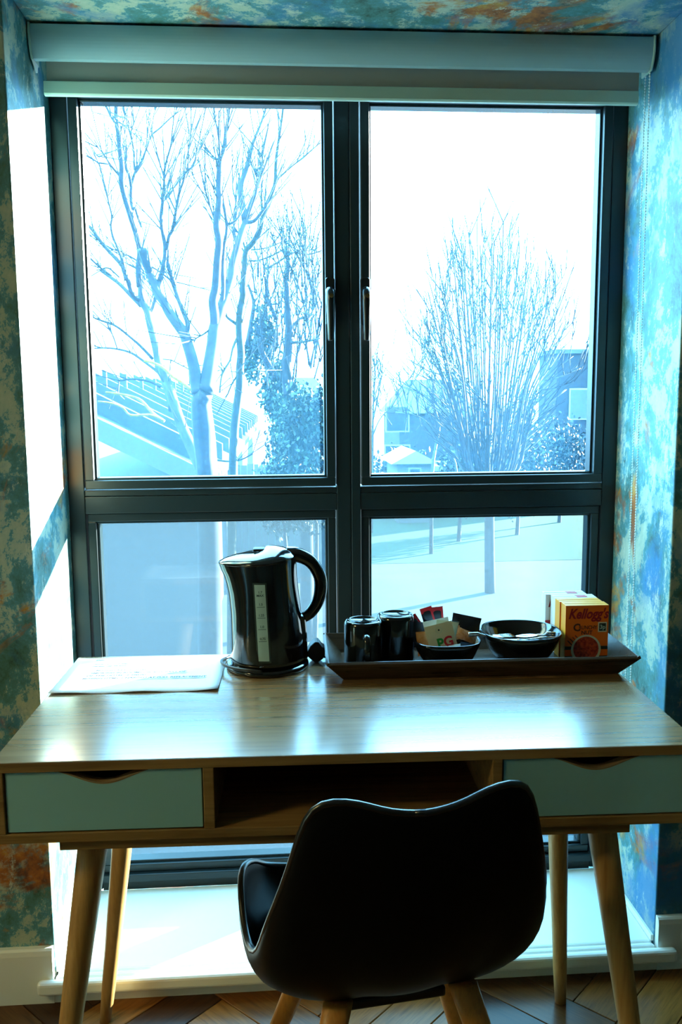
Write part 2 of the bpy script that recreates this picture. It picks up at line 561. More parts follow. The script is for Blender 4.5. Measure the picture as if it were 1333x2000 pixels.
def sash(x0, x1, z0, z1, w, hx):
    q = MB()
    ring(q, x0, x1, z0, z1, w, -0.006, 0.05)
    s = q.build('sash', M['alu'], win, bevel=0.002)
    q = MB()
    ring(q, x0 + w - 0.001, x1 - w + 0.001, z0 + w - 0.001, z1 - w + 0.001, 0.006, 0.010, 0.042)
    q.build('glazing_bead', M['alu_edge'], s, bevel=0.0015)
    q = MB()
    q.box(x0 + w - 0.001, x1 - w + 0.001, 0.046, 0.050, z0 + w, z1 - w)
    g = MB()
    g.add([(x0 + w, 0.046, z0 + w), (x1 - w, 0.046, z0 + w), (x1 - w, 0.046, z1 - w), (x0 + w, 0.046, z1 - w)], [(0, 1, 2, 3)])
    g.build('pane', M['pane_clear'], s)
    # espagnolette handle: backplate, curved lever, lock button
    h = MB()
    h.prism([(hx - 0.010, 1.43), (hx + 0.010, 1.43), (hx + 0.011, 1.532), (hx + 0.006, 1.537), (hx - 0.006, 1.537), (hx - 0.011, 1.532)], -0.017, -0.006, 'y')
    hp = h.build('handle', M['handle'], s, smooth=False, bevel=0.002)
    return s, hp

for x0, x1, hx in ((0.0405, 0.6235, 0.6135), (0.6855, 1.2685, 0.6945)):
    s, hp = sash(x0, x1, 1.0565, 1.942, 0.0205, hx)
    h = MB()
    pts = spline([(hx, -0.017, 1.505), (hx, -0.034, 1.503), (hx, -0.042, 1.490), (hx, -0.043, 1.46), (hx, -0.046, 1.42), (hx, -0.040, 1.393)], 6)
    rr = [0.0105 if i < 14 else 0.0105 - 0.004 * (i - 14) / max(1, len(pts) - 15) for i in range(len(pts))]
    h.tube(pts, rr, 12)
    h.build('lever', M['handle'], hp, smooth=True)
    h = MB()
    h.tube([(hx + 0.001, -0.044, 1.4915), (hx + 0.001, -0.0545, 1.4915)], 0.0048, 14)
    h.tube([(hx + 0.001, -0.0535, 1.4915), (hx + 0.001, -0.0550, 1.4915)], 0.0028, 10)
    h.build('lock_button', M['brass'], hp)

for x0, x1 in ((0.0405, 0.6235), (0.6855, 1.2685)):
    q = MB()
    ring(q, x0, x1, 0.0990, ZT0 - 0.0005, 0.019, 0.004, 0.055)
    f = q.build('fixed_light', M['alu'], win, bevel=0.002)
    q = MB()
    ring(q, x0 + 0.018, x1 - 0.018, 0.117, ZT0 - 0.0185, 0.007, 0.014, 0.044)
    q.build('glazing_bead', M['alu_edge'], f, bevel=0.0015)
    g = MB()
    g.add([(x0 + .0185, 0.047, .117), (x1 - .0185, 0.047, .117), (x1 - .0185, 0.047, ZT0 - .019), (x0 + .0185, 0.047, ZT0 - .019)], [(0, 1, 2, 3)])
    g.build('pane', M['pane_mist'], f)

# ------------------------------------------------------------------ roller blind
bl = thing('roller_blind', 'white roller blind in a curved cassette, rolled up above the window', 'blind', (0, 0, 0))
prof = [(0.300, 1.950), (0.300, 2.0135), (0.160, 2.0135)]
for i in range(11):
    a = i / 10
    prof.append((0.156 - 0.005 * math.sin(PI * a * 0.6) + 0.018 * a ** 2.2, 2.0115 - 0.0615 * a))
prof += [(0.178, 1.949)]
q = MB()
inner = [(y + 0.0030, z - (0.003 if z > 2.01 else 0.0)) for y, z in prof[2:]]
q.prism(prof[1:2] + prof[2:] + inner[::-1] + [(0.300, 2.0105)], 0.0075, 1.293, 'x')
q.build('cassette', M['blind_box'], bl)
prof = [(0.215, 1.950), (0.215, 2.0135)] + prof[2:]
for x in (0.003, 1.2935):
    q = MB()
    q.prism([(y - (0.003 if y < 0.2 else 0), z + (0.002 if z > 2.01 else -0.0015)) for y, z in prof], x, x + 0.004, 'x')
    q.build('end_cap', M['blind_bar'], bl, bevel=0.001)
q = MB()
q.prism([(0.168, 1.949), (0.205, 1.949), (0.198, 1.932)], 0.004, 0.0075, 'x')
q.build('bracket', M['chain'], bl)
q = MB()
q.box(0.0275, 1.2785, 0.1895, 0.1905, 1.912, 1.953)
q.build('fabric', M['blind_fabric'], bl)
q = MB()
q.prism([(0.183, 1.889), (0.1855, 1.885), (0.1945, 1.885), (0.197, 1.889), (0.197, 1.9130), (0.183, 1.9130)], 0.0212, 1.2770, 'x')
q.build('bottom_bar', M['blind_bar'], bl, bevel=0.0015)
q = MB()
def bead_line(xa, ya, za, zb, dy=0.0):
    n = int((za - zb) / 0.0062)
    for i in range(n):
        z = za - i * 0.0062
        y = ya + dy * (za - z)
        q.lathe([(0.0005, -0.0021), (0.0018, -0.0012), (0.0022, 0), (0.0018, 0.0012), (0.0005, 0.0021)], 6, (xa, y, z))
    q.tube([(xa, ya, za), (xa, ya + dy * (za - zb), zb)], 0.0006, 4)
bead_line(W - 0.012, 0.194, 1.945, 0.56, -0.0105)
bead_line(W - 0.012, 0.172, 1.945, 0.56, -0.016)
arc = [(W - 0.012, 0.1655 + 0.0140 * math.cos(a), 0.56 - 0.016 * math.sin(a)) for a in [PI * i / 8 for i in range(9)]]
for p in arc:
    q.lathe([(0.0005, -0.0021), (0.0018, -0.0012), (0.0022, 0), (0.0018, 0.0012), (0.0005, 0.0021)], 6, p)
q.build('bead_chain', M['chain'], bl, kind='stuff')

# ------------------------------------------------------------------ desk
TZ = -0.02183
desk = thing('writing_desk', 'light oak desk with two scooped drawers and splayed round legs', 'desk', (0.6, -0.25, 0), TZ)
DX0, DX1, DY0, DY1 = -0.5213, 0.5192, -0.277, 0.230
ZD, ZBX = 0.75, 0.6262
def panel(name, x0, x1, y0, y1, z0, z1, m, bev=0.0012):
    q = MB()
    q.box(x0, x1, y0, y1, z0, z1)
    return q.build(name, m, desk, bevel=bev)
# top: laminate face with its edge banding
q = MB()
q.box(DX0, DX1, DY0, DY1, ZD - 0.0150, ZD)
top = q.build('top', M['oak'], desk, bevel=0.001)
q = MB()
q.box(DX0, DX1, DY0 - 0.0006, DY0, ZD - 0.0149, ZD - 0.0006)
q.build('edge_band', M['oak_edge'], top)
bt = panel('bottom_panel', DX0, DX1, DY0, DY1, ZBX, ZBX + 0.0145, M['oak_edge'])
ztop, zbot = ZD - 0.015, ZBX + 0.0145
panel('side_panel', DX0, DX0 + 0.0165, DY0, DY1, zbot, ztop, M['oak_edge'])
panel('side_panel', DX1 - 0.0165, DX1, DY0, DY1, zbot, ztop, M['oak_edge'])
dv = []
panel('divider', -0.2195, -0.2035, DY0, DY1 - 0.016, zbot, ztop, M['oak_edge'])
panel('divider', 0.2050, 0.2200, DY0, DY1 - 0.016, zbot, ztop, M['oak_edge'])
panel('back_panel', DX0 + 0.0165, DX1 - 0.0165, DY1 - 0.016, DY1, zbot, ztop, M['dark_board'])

def drawer(x0, x1):
    z0, z1 = zbot + 0.0018, ztop - 0.0020
    cx, hw, dp = (x0 + x1) / 2, 0.064, 0.0175
    out = [(x0, z0), (x1, z0), (x1, z1)]
    sc = []
    for i in range(25):
        u = 1 - i / 12
        sc.append((cx + hw * u, z1 - dp * (0.5 + 0.5 * math.cos(PI * u)) ** 0.8))
    out += sc + [(x0, z1)]
    root = bpy.data.objects.new('drawer', None)
    COL.objects.link(root)
    root.parent = desk
    q = MB()
    q.prism(out, DY0 + 0.0030, DY0 + 0.0180, 'y')
    q.build('drawer_front', M['drawer'], root, bevel=0.0008)
    q = MB()
    rows = []
    for y in (DY0 + 0.0029, DY0 + 0.0181):
        rows.append([(px, y, pz + 0.0003) for px, pz in sc])
    q.grid(rows)
    q.grid([[(px, DY0 + 0.0026, pz + 0.0003) for px, pz in sc], [(px, DY0 + 0.0026, pz - 0.0022 * (1 - abs((px - cx) / hw) ** 6)) for px, pz in sc]])
    q.build('scoop_edge', M['mdf'], root)
    q = MB()
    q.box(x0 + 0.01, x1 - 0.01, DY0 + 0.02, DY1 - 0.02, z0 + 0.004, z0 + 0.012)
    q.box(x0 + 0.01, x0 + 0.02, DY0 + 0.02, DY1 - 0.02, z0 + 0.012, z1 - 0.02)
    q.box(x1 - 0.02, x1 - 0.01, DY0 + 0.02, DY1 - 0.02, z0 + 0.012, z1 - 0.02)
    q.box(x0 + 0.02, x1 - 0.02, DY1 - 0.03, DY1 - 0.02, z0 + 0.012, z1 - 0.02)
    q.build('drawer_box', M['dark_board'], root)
drawer(DX0 + 0.0185, -0.2215)
drawer(0.2220, DX1 - 0.0185)

# leg frame and legs
for nm, x0, x1, y0, y1 in (('apron_rail', -0.432, 0.4180, DY0 + 0.008, DY0 + 0.028), ('apron_rail', -0.432, 0.4180, DY1 - 0.075, DY1 - 0.055),
                           ('apron_rail', -0.432, -0.372, DY0 + 0.0281, DY1 - 0.0751), ('apron_rail', 0.358, 0.418, DY0 + 0.0281, DY1 - 0.0751)):
    panel(nm, x0, x1, y0, y1, ZBX - 0.0165, ZBX - 0.0001, M['oak_edge'])
def desk_leg(tx, ty, fx, fy):
    q = MB()
    rows = []
    for i in range(9):
        f = i / 8
        r = 0.0235 + (0.0125 - 0.0235) * f
        if i == 8:
            r *= 0.93
        zz = (ZBX - 0.0166) * (1 - f)
        c = Vector((tx + (fx - tx) * f, ty + (fy - ty) * f, zz))
        rows.append([c + Vector((r * math.cos(2 * PI * k / 24), r * math.sin(2 * PI * k / 24), 0)) for k in range(24)])
    q.grid(rows, True, 0, True, True)
    q.build('leg', M['leg'], desk, smooth=True)
desk_leg(-0.3955, -0.205, -0.4850, -0.262)
desk_leg(0.3940, -0.205, 0.4800, -0.262)
desk_leg(-0.4000, 0.110, -0.4875, 0.163)
desk_leg(0.4200, 0.110, 0.4600, 0.163)

# ------------------------------------------------------------------ chair
ch = thing('tub_chair', 'black plastic tub chair with winged arms and beech legs at the desk', 'chair', (0.656, -0.43, 0), math.radians(8))
RIM = [(-90, (0.0, -0.196, 0.702)), (-78, (-0.05, -0.195, 0.709)), (-66, (-0.098, -0.190, 0.727)), (-58, (-0.136, -0.186, 0.731)), (-50, (-0.160, -0.180, 0.716)),
       (-42, (-0.174, -0.171, 0.662)), (-33, (-0.193, -0.155, 0.590)), (-24, (-0.213, -0.125, 0.520)), (-15, (-0.218, -0.085, 0.458)), (-6, (-0.226, -0.030, 0.418)),
       (4, (-0.232, 0.025, 0.434)), (14, (-0.232, 0.065, 0.474)), (24, (-0.226, 0.100, 0.490)), (34, (-0.204, 0.140, 0.474)), (46, (-0.180, 0.180, 0.440)), (62, (-0.12, 0.207, 0.415)), (90, (0.0, 0.215, 0.408))]
def rim_at(deg):
    s = 1
    d = deg
    if d > 90:
        d = 180 - d
        s = -1
    for (a, p), (c, r) in zip(RIM, RIM[1:]):
        if a <= d <= c:
            t = (d - a) / (c - a)
            v = Vector(p).lerp(Vector(r), t)
            return Vector((v.x * s, v.y, v.z))
NA, NS = 96, 14
rimpts = [rim_at(-90 + 360 * i / NA) for i in range(NA)]
for _ in range(2):
    rimpts = [(rimpts[i - 1] + rimpts[i] * 2 + rimpts[(i + 1) % NA]) / 4 for i in range(NA)]
SC = Vector((0, 0.0, 0.330))
def bowl(scale_s=1.0, lift=0.0, shrink=1.0, smax=1.0):
    rows = []
    for j in range(NS + 1):
        s = smax * j / NS
        row = []
        for i in range(NA):
            rv = rimpts[i] - SC
            h = math.sin(min(1, s) * PI / 2) ** 0.95
            hz = max(0.0, rv.z)
            kk = (1 - math.cos(s * PI / 2)) ** (1.05)
            if hz > 0.12:
                kk = (1 - math.cos(s * PI / 2)) ** 1.0
            bulge = 0.010 * math.sin(s * PI) * (1 if rv.y < 0.05 else 0)
            hor = Vector((rv.x, rv.y, 0)) * (h * shrink)
            hor += Vector((rv.x, rv.y, 0)).normalized() * bulge
            row.append(SC + hor + Vector((0, 0, rv.z * kk + lift)))
        rows.append(row)
    return rows
q = MB()
rows = bowl()
q.grid(rows, True)
o = q.build('shell', M['chair_black'], ch, smooth=True, solid=0.009, bevel=0.003)
q = MB()
q.tube([p for p in rimpts] + [rimpts[0], rimpts[1]], 0.0056, 10)
q.build('rim_lip', M['rim_black'], ch, smooth=True)
q = MB()
rows = bowl(1, 0.030, 0.92, 0.62)
q.grid(rows, True)
q.build('seat_cushion', M['cushion'], ch, smooth=True, solid=0.03, bevel=0.008)
q = MB()
q.box(-0.08, 0.08, -0.06, 0.08, 0.318, 0.335)
q.build('seat_mount', M['rubber'], ch, bevel=0.004)
for sx in (-1, 1):
    for sy in (-1, 1):
        q = MB()
        rws = []
        for i in range(7):
            f = i / 6
            c = Vector((sx * (0.10 + 0.105 * f), 0.005 + sy * (0.085 + 0.105 * f), 0.352 * (1 - f)))
            ra, rb = 0.024 - 0.009 * f, 0.016 - 0.004 * f
            rws.append([c + Vector((ra * math.cos(2 * PI * k / 12), rb * math.sin(2 * PI * k / 12), 0)) for k in range(12)])
        q.grid(rws, True, 0, True, True)
        q.build('leg', M['chair_leg'], ch, smooth=True)

# ------------------------------------------------------------------ notice sheet
sh = thing('notice_sheet', 'white printed sheet of paper lying on the desk beside the kettle', 'paper', (0.2305, -0.1295, 0.7503), TZ)
q = MB()
rows = []
for j in range(9):
    v = j / 8 - 0.5
    rows.append([((i / 16 - 0.5) * 0.297, v * 0.210, 0.0004 + (0.0028 if j == 0 else 0.0008 if j == 1 else 0.0) * (0.5 + 0.5 * math.sin(i * 0.9)) + 0.0015 * max(0, abs(i / 16 - 0.5) - 0.42) / 0.08) for i in range(17)])
q.grid(rows)
q.build('page', M['sheet'], sh, smooth=True, solid=0.0003)
for y, x, body, sz in ((0.083, -0.108, 'Dear Guests', 0.009), (0.057, -0.108, 'Please be aware that', 0.008), (0.045, -0.108, 'charges may be added', 0.008),
                 (0.017, -0.094, 'MISSING KEY  £ 20.00', 0.010), (0.001, -0.100, 'SMOKING IN ROOMS OR ANY PART OF', 0.010),
                 (-0.014, -0.104, 'OF THE HOTEL  £ 100.00', 0.010), (-0.030, -0.108, 'MISSING ITEMS  CHARGED AT FULL REPLACEMENT', 0.010)):
    text('print_line', body, sz, M['faint_ink'], sh, (x, y, 0.0030), (0, 0, 0), 0.15, 1.0, 'LEFT', 0.0004)

# ------------------------------------------------------------------ kettle
KX, KY = 0.463, -0.098
kt = thing('electric_kettle', 'glossy black electric kettle with clear water gauge and loop handle', 'kettle', (KX, KY, 0.7625))
def interp(tab, z):
    for (a, u), (c, w) in zip(tab, tab[1:]):
        if z <= c:
            t = max(0, (z - a) / (c - a))
            return u + (w - u) * (3 * t * t - 2 * t ** 3 if False else t)
    return tab[-1][1]
RT = [(0.0, 0.0745), (0.05, 0.0715), (0.10, 0.0655), (0.15, 0.0600), (0.20, 0.0575)]
LT = [(0.0, 0.0715), (0.05, 0.0705), (0.10, 0.0705), (0.14, 0.0735), (0.17, 0.0795), (0.195, 0.0895)]
DT = [(0.0, 0.073), (0.10, 0.068), (0.20, 0.066)]
q = MB()
rows = []
for i in range(19):
    z = 0.197 * i / 18
    row = []
    for k in range(48):
        a = 2 * PI * k / 48
        cx, sy = math.cos(a), math.sin(a)
        zz = z + 0.006 * (i / 18) * cx
        if cx >= 0:
            x = interp(RT, z) * cx
            w = 1.0
        else:
            base = interp(RT, z) * 0.55 + interp(LT, z) * 0.45 if z < 0.13 else 0.066
            l = interp(LT, z)
            x = cx * (base + (l - base) * abs(cx) ** 3)
        row.append((x, sy * interp(DT, z), zz))
    rows.append(row)
q.grid(rows, True, 0, True, False)
body = q.build('body', M['kettle'], kt, smooth=True)
rimrow = rows[-1]
q = MB()
rws = []
for s, dz in ((1.0, 0.0), (1.012, 0.002), (0.99, 0.0045), (0.86, 0.0105), (0.62, 0.0165), (0.35, 0.0200), (0.1, 0.0208)):
    rws.append([(p[0] * s - 0.004 * (1 - s), p[1] * s, p[2] + dz) for p in rimrow])
q.grid(rws, True, 0, False, True)
lid = q.build('lid', M['kettle'], kt, smooth=True)
q = MB()
q.box(-0.024, 0.006, -0.012, 0.012, 0.2135, 0.2195)
q.build('lid_button', M['rubber'], lid, bevel=0.003)
q = MB()
hp = spline([(0.040, 0, 0.205), (0.062, 0, 0.2035), (0.086, 0, 0.190), (0.1015, 0, 0.165), (0.1045, 0, 0.140), (0.0985, 0, 0.112), (0.082, 0, 0.088), (0.060, 0, 0.078)], 6)
hr = [0.0125 + 0.0035 * max(0, 1 - i / 14) - 0.0025 * max(0, (i - 26) / 16) for i in range(len(hp))]
q.tube(hp, hr, 14, 0, 0.95)
q.build('handle', M['kettle'], kt, smooth=True)
q = MB()
q.prism([(0.050, 0.000), (0.078, 0.0), (0.0765, 0.05), (0.0735, 0.088), (0.058, 0.092), (0.05, 0.05)], -0.017, 0.017, 'y')
q.build('socket_housing', M['kettle'], kt, bevel=0.006)
def surf_y(x, z):
    a = interp(RT, z) if x >= 0 else interp(RT, z) * 0.55 + interp(LT, z) * 0.45
    return -interp(DT, z) * math.sqrt(max(0.0, 1 - (x / a) ** 2))
q = MB()
def strip(q, x0, x1, z0, z1, off, n=14):
    rws = []
    for i in range(n + 1):
        z = z0 + (z1 - z0) * i / n
        rws.append([(x0 + (x1 - x0) * j / 4 - 0.004 * (z - 0.10) / 0.1, surf_y(x0 + (x1 - x0) * j / 4, z) - off, z) for j in range(5)])
    q.grid(rws)
strip(q, -0.0215, 0.0045, 0.015, 0.1655, 0.0007)
gr = q.build('gauge_rim', M['gauge_rim'], kt, smooth=True)
q = MB()
strip(q, -0.0185, 0.0015, 0.0185, 0.162, 0.0014)
gw = q.build('water_gauge', M['gauge'], kt, smooth=True)
for z, body_ in ((0.1430, '1.7\nMAX'), (0.1235, '1.5'), (0.1030, '1.25'), (0.0815, '1.0'), (0.0590, '0.75')):
    xx = -0.0085 - 0.004 * (z - 0.10) / 0.1
    yy = surf_y(-0.0085, z) - 0.0024
    text('gauge_mark', body_, 0.0062, M['ink'], gw, (xx, yy, z + 0.002), (PI / 2, 0, 0), 0, 1.0, 'CENTER', 0.00012)
    if z < 0.14:
        q = MB()
        q.box(xx - 0.0075, xx + 0.0075, yy - 0.0002, yy + 0.0003, z - 0.0034, z - 0.0027)
        q.build('gauge_line', M['ink'], gw)
q = MB()
q.tube([(-0.0135, surf_y(-0.013, 0.008) - 0.0012, 0.0070), (-0.006, surf_y(-0.006, 0.008) - 0.0012, 0.0085)], 0.0007, 6)
q.build('emblem', M['metal'], kt)

# the power base, with its flex and plug
pb = thing('power_base', 'black round power base under the kettle with flex and plug', 'kettle base', (KX, KY, 0.75))
q = MB()
q.lathe([(0.076, 0.0), (0.0795, 0.002), (0.0795, 0.007), (0.077, 0.0105), (0.070, 0.0123)], 48)
q.build('disc', M['kettle'], pb, smooth=True)
q = MB()
pts = []
for i in range(40):
    a = math.radians(262 - 160 * i / 39)
    r = 0.0835 + 0.004 * math.sin(i * 0.3)
    pts.append((r * math.cos(a), r * math.sin(a) * 0.98, 0.0175 - 0.0142 * min(1, i / 12) if i < 12 else 0.0033))
pts = [(-0.010, -0.0835, 0.0145), (-0.035, -0.0775, 0.0165), (-0.062, -0.0585, 0.0150), (-0.083, -0.030, 0.0140), (-0.0885, 0.0, 0.0120), (-0.084, 0.034, 0.006),
       (-0.062, 0.066, 0.0034), (-0.02, 0.088, 0.0034), (0.03, 0.088, 0.0034), (0.074, 0.074, 0.0034), (0.098, 0.056, 0.008), (0.1015, 0.040, 0.016)]
q.tube(spline(pts, 6), 0.0031, 8)
q.build('flex', M['rubber'], pb, smooth=True)
q = MB()
px, py, pz = 0.0965, 0.024, 0.0215
q.prism([(-0.019, -0.0085), (-0.0195, 0.0), (-0.013, 0.012), (-0.004, 0.0205), (0.003, 0.0205), (0.010, 0.0105), (0.017, 0.006), (0.017, -0.004), (0.011, -0.0150), (0.003, -0.0205), (-0.006, -0.0205), (-0.013, -0.0145)], -0.016, 0.016, 'y')
for i, p in enumerate(q.v):
    q.v[i] = (p[0] + px, p[1] + py, p[2] + pz)
pg = q.build('plug', M['rubber'], pb, bevel=0.0022)
for dy, dz in ((0, -0.0145), (-0.011, 0.001), (0.011, 0.001)):
    q = MB()
    q.box(px + 0.010, px + 0.0225, py + dy - 0.0030, py + dy + 0.0030, pz + dz - 0.0022, pz + dz + 0.0022)
    q.build('pin', M['metal'] if dy else M['rubber'], pg, bevel=0.0006)

# ------------------------------------------------------------------ tray
tr = thing('serving_tray', 'dark wood tray with flared sides holding mugs, bowls and boxes', 'tray', (0.8600, -0.125, 0.7502), TZ)
bx0, bx1, by0, by1 = -0.256, 0.259, -0.078, 0.078
fl, hh, th = 0.032, 0.036, 0.007
q = MB()
q.box(bx0, bx1, by0, by1, 0, 0.006)
q.build('tray_base', M['tray'], tr, bevel=0.001)
def tray_side(p0, p1, o0, o1):
    """board from base edge p0-p1 flaring to rim o0-o1"""
    p0, p1, o0, o1 = map(Vector, (p0, p1, o0, o1))
    up = (o0 - p0)
    nrm = (p1 - p0).cross(up).normalized()
    q = MB()
    q.add([p0, p1, o1, o0, p0 + nrm * th, p1 + nrm * th, o1 + nrm * th, o0 + nrm * th], [(0, 1, 2, 3), (7, 6, 5, 4), (0, 4, 5, 1), (1, 5, 6, 2), (2, 6, 7, 3), (3, 7, 4, 0)])
    q.build('tray_side', M['tray'], tr, bevel=0.001)
lo = [(bx0, by0, 0.0), (bx1, by0, 0.0), (bx1, by1, 0.0), (bx0, by1, 0.0)]
hi = [(bx0 - fl, by0 - fl * .8, hh), (bx1 + fl, by0 - fl * .8, hh), (bx1 + fl, by1 + fl * .8, hh), (bx0 - fl, by1 + fl * .8, hh)]
for i in range(4):
    j = (i + 1) % 4
    tray_side(lo[j], lo[i], hi[j], hi[i])

# ------------------------------------------------------------------ mugs (upside down)
ZTR = 0.7566
def mug(label, x, y, rz, group=None):
    t = thing('mug', label, 'mug', (x, y, ZTR), rz)
    q = MB()
    q.lathe([(0.0330, 0.004), (0.0325, 0.001), (0.0350, 0.0), (0.0368, 0.001), (0.0372, 0.006), (0.0365, 0.05), (0.0362, 0.082), (0.0350, 0.0875), (0.0325, 0.0905), (0.0285, 0.0915),
             (0.0272, 0.0905), (0.0265, 0.0880), (0.0, 0.0880)], 40, cap0=False, cap1=False)
    q.build('cup', M['ceramic'], t, smooth=True)
    q = MB()
    q.tube(spline([(0.034, 0, 0.022), (0.046, 0, 0.022), (0.057, 0, 0.034), (0.059, 0, 0.050), (0.054, 0, 0.065), (0.044, 0, 0.0700), (0.033, 0, 0.070)], 5), 0.0056, 10, 0, 1.25)
    q.build('handle', M['ceramic'], t, smooth=True)
mug('upturned black mug with its handle towards the room', 0.6455, -0.140, math.radians(-88))
mug('upturned black mug between the other mug and the sachet bowl', 0.7125, -0.100, math.radians(75))

# ------------------------------------------------------------------ bowls
def sq_bowl(label, x, y, r, h, base, e=2.9):
    t = thing('bowl', label, 'bowl', (x, y, ZTR), 0)
    q = MB()
    n = 56
    def ringrow(rr, z, e):
        row = []
        for k in range(n):
            a = 2 * PI * k / n
            c, s = math.cos(a), math.sin(a)
            d = (abs(c) ** e + abs(s) ** e) ** (-1 / e)
            row.append((rr * d * c, rr * d * s, z))
        return row
    prof = [(base * 0.2, 0.0005), (base, 0.0), (base * 1.05, 0.002), (base + (r - base) * 0.38, h * 0.22), (base + (r - base) * 0.68, h * 0.50), (base + (r - base) * 0.90, h * 0.80), (r, h - 0.001), (r - 0.0012, h + 0.0006),
            (r - 0.0030, h - 0.001), (base + (r - base) * 0.84 - 0.003, h * 0.78), (base + (r - base) * 0.62 - 0.003, h * 0.52), (base + (r - base) * 0.3 - 0.003, h * 0.26), (base * 0.9, 0.005), (base * 0.2, 0.0045)]
    q.grid([ringrow(a, z, e) for a, z in prof], True, 0, True, True)
    q.build('vessel', M['ceramic'], t, smooth=True)
    return t
B1 = Vector((0.806, -0.130, ZTR))
B2 = Vector((0.953, -0.125, ZTR))
sq_bowl('small black bowl filled with tea and coffee sachets', B1.x, B1.y, 0.0640, 0.0490, 0.040)
sq_bowl('wider black bowl holding loose cutlery', B2.x, B2.y, 0.0775, 0.0590, 0.042, 2.25)

# ------------------------------------------------------------------ sachets
def pillow(w, h, t, mi=0, n=6, seal=0.0):
    """flat sealed packet in local xz, bulging in y"""
    q = MB()
    for side in (1, -1):
        rws = []
        for j in range(n + 1):
            v = j / n * 2 - 1
            row = []
            for i in range(n + 1):
                u = i / n * 2 - 1
                bb = max(0.0, (1 - abs(u) ** 3) * (1 - abs(v) ** 3))
                row.append((u * w / 2 * (1 - 0.03 * (1 - abs(v))), side * (t / 2 * bb + 0.0002), v * h / 2))
            rws.append(row)
        q.grid(rws)
    return q
def packet(name, label, w, h, t, m, loc, rot, cat='sachet', group=None, n=6):
    r = thing(name, label, cat, loc, 0, group)
    r.rotation_euler = rot
    pillow(w, h, t, 0, n).build('wrapper', m, r, smooth=True)
    return r
rad = math.radians
def band(r, w, z0, z1, t, m, name='band'):
    q = MB()
    for s in (1, -1):
        q.box(-w / 2, w / 2, s * t / 2 - 0.0002, s * t / 2 + 0.0002, z0, z1)
    return q.build(name, m, r)

g = 'coffee sticks in the sachet bowl'
for lab, x, y, z, ry, rx in (('red and black coffee stick leaning furthest towards the mugs', 0.7560, -0.1020, 0.818, -42, -6),
                             ('red and black coffee stick standing upright between two others', 0.7785, -0.1010, 0.832, -24, -4),
                             ('red and black coffee stick nearest the dark biscuit packet', 0.7960, -0.0980, 0.831, -13, -4)):
    r = packet('coffee_stick', lab, 0.024, 0.054, 0.004, M['black_foil'], (x, y, z), (rad(rx), rad(ry + 8), 0), 'sachet')
    band(r, 0.0235, 0.016, 0.0265, 0.0022, M['red'])
    q = MB()
    q.box(0.0075, 0.0115, -0.0016, 0.0016, -0.02, 0.016)
    q.build('stripe', M['red'], r)
packet('coffee_stick', 'plain black sachet standing at the mug side of the bowl', 0.028, 0.050, 0.004, M['black_foil'], (0.7560, -0.1150, 0.808), (rad(-4), rad(4), 0))
packet('sugar_sachet', 'brown paper sachet at the mug side behind the tea envelope', 0.024, 0.046, 0.004, M['kraft'], (0.7600, -0.1420, 0.798), (rad(-12), rad(-6), rad(-8)))
te = packet('tea_envelope', 'cream tea bag envelope with green and red letters, front of the bowl', 0.054, 0.054, 0.003, M['cream'], (0.7915, -0.1585, 0.813), (rad(-16), rad(-13), 0), 'tea bag')
text('letter', 'P', 0.026, M['green_print'], te, (-0.0040, -0.0021, -0.0105), (PI / 2, 0, 0), 0, 0.95, 'CENTER', 0.0009)
text('letter', 'G', 0.026, M['red_print'], te, (0.0115, -0.0021, -0.0100), (PI / 2, 0, 0), 0, 0.95, 'CENTER', 0.0009)
q = MB()
q.lathe([(0.0018, 0), (0.0018, 0.0003)], 14)
q.v = [(p[0] - 0.001, -0.0021 - p[2], p[1] + 0.0155) for p in q.v]
q.build('dot', M['dark_print'], te)
q = MB()
q.lathe([(0.0062, 0), (0.0062, 0.0002), (0.0056, 0.0002), (0.0056, 0)], 20, cap0=False, cap1=False)
q.v = [(p[0] - 0.001, -0.0020 - p[2], p[1] + 0.0155) for p in q.v]
q.build('ring', M['gauge'], te)
packet('tea_envelope', 'cream tea bag envelope tucked behind the lettered one', 0.050, 0.052, 0.003, M['cream'], (0.8080, -0.1380, 0.813), (rad(-10), rad(9), 0), 'tea bag')
packet('tea_envelope', 'pale envelope edge rising behind both other tea envelopes', 0.050, 0.050, 0.003, M['sheet'], (0.7900, -0.1320, 0.817), (rad(-8), rad(-11), 0), 'tea bag')
bp_ = packet('biscuit_packet', 'black biscuit packet with a glossy caramel middle', 0.042, 0.064, 0.011, M['black_foil'], (0.8420, -0.1480, 0.815), (rad(-24), rad(24), rad(6)), 'biscuit')
q = pillow(0.043, 0.029, 0.0125)
q.v = [(p[0], p[1] - 0.0012, p[2] - 0.003) for p in q.v]
q.build('caramel_panel', M['biscuit'], bp_, smooth=True)
packet('biscuit_packet', 'dark foil packet with a folded top leaning over the bowl rim', 0.058, 0.026, 0.008, M['black_foil'], (0.8490, -0.1120, 0.830), (rad(-10), rad(13), 0), 'biscuit')
packet('creamer_stick', 'pale blue and white creamer stick lying at the front of the bowl', 0.030, 0.010, 0.003, M['creamer'], (0.8190, -0.1700, 0.7985), (rad(-40), rad(-8), 0))
packet('sugar_sachet', 'shiny navy foil sachet at the front beneath the caramel biscuit', 0.026, 0.020, 0.004, M['navy_foil'], (0.8380, -0.1720, 0.7965), (rad(-30), rad(10), 0))

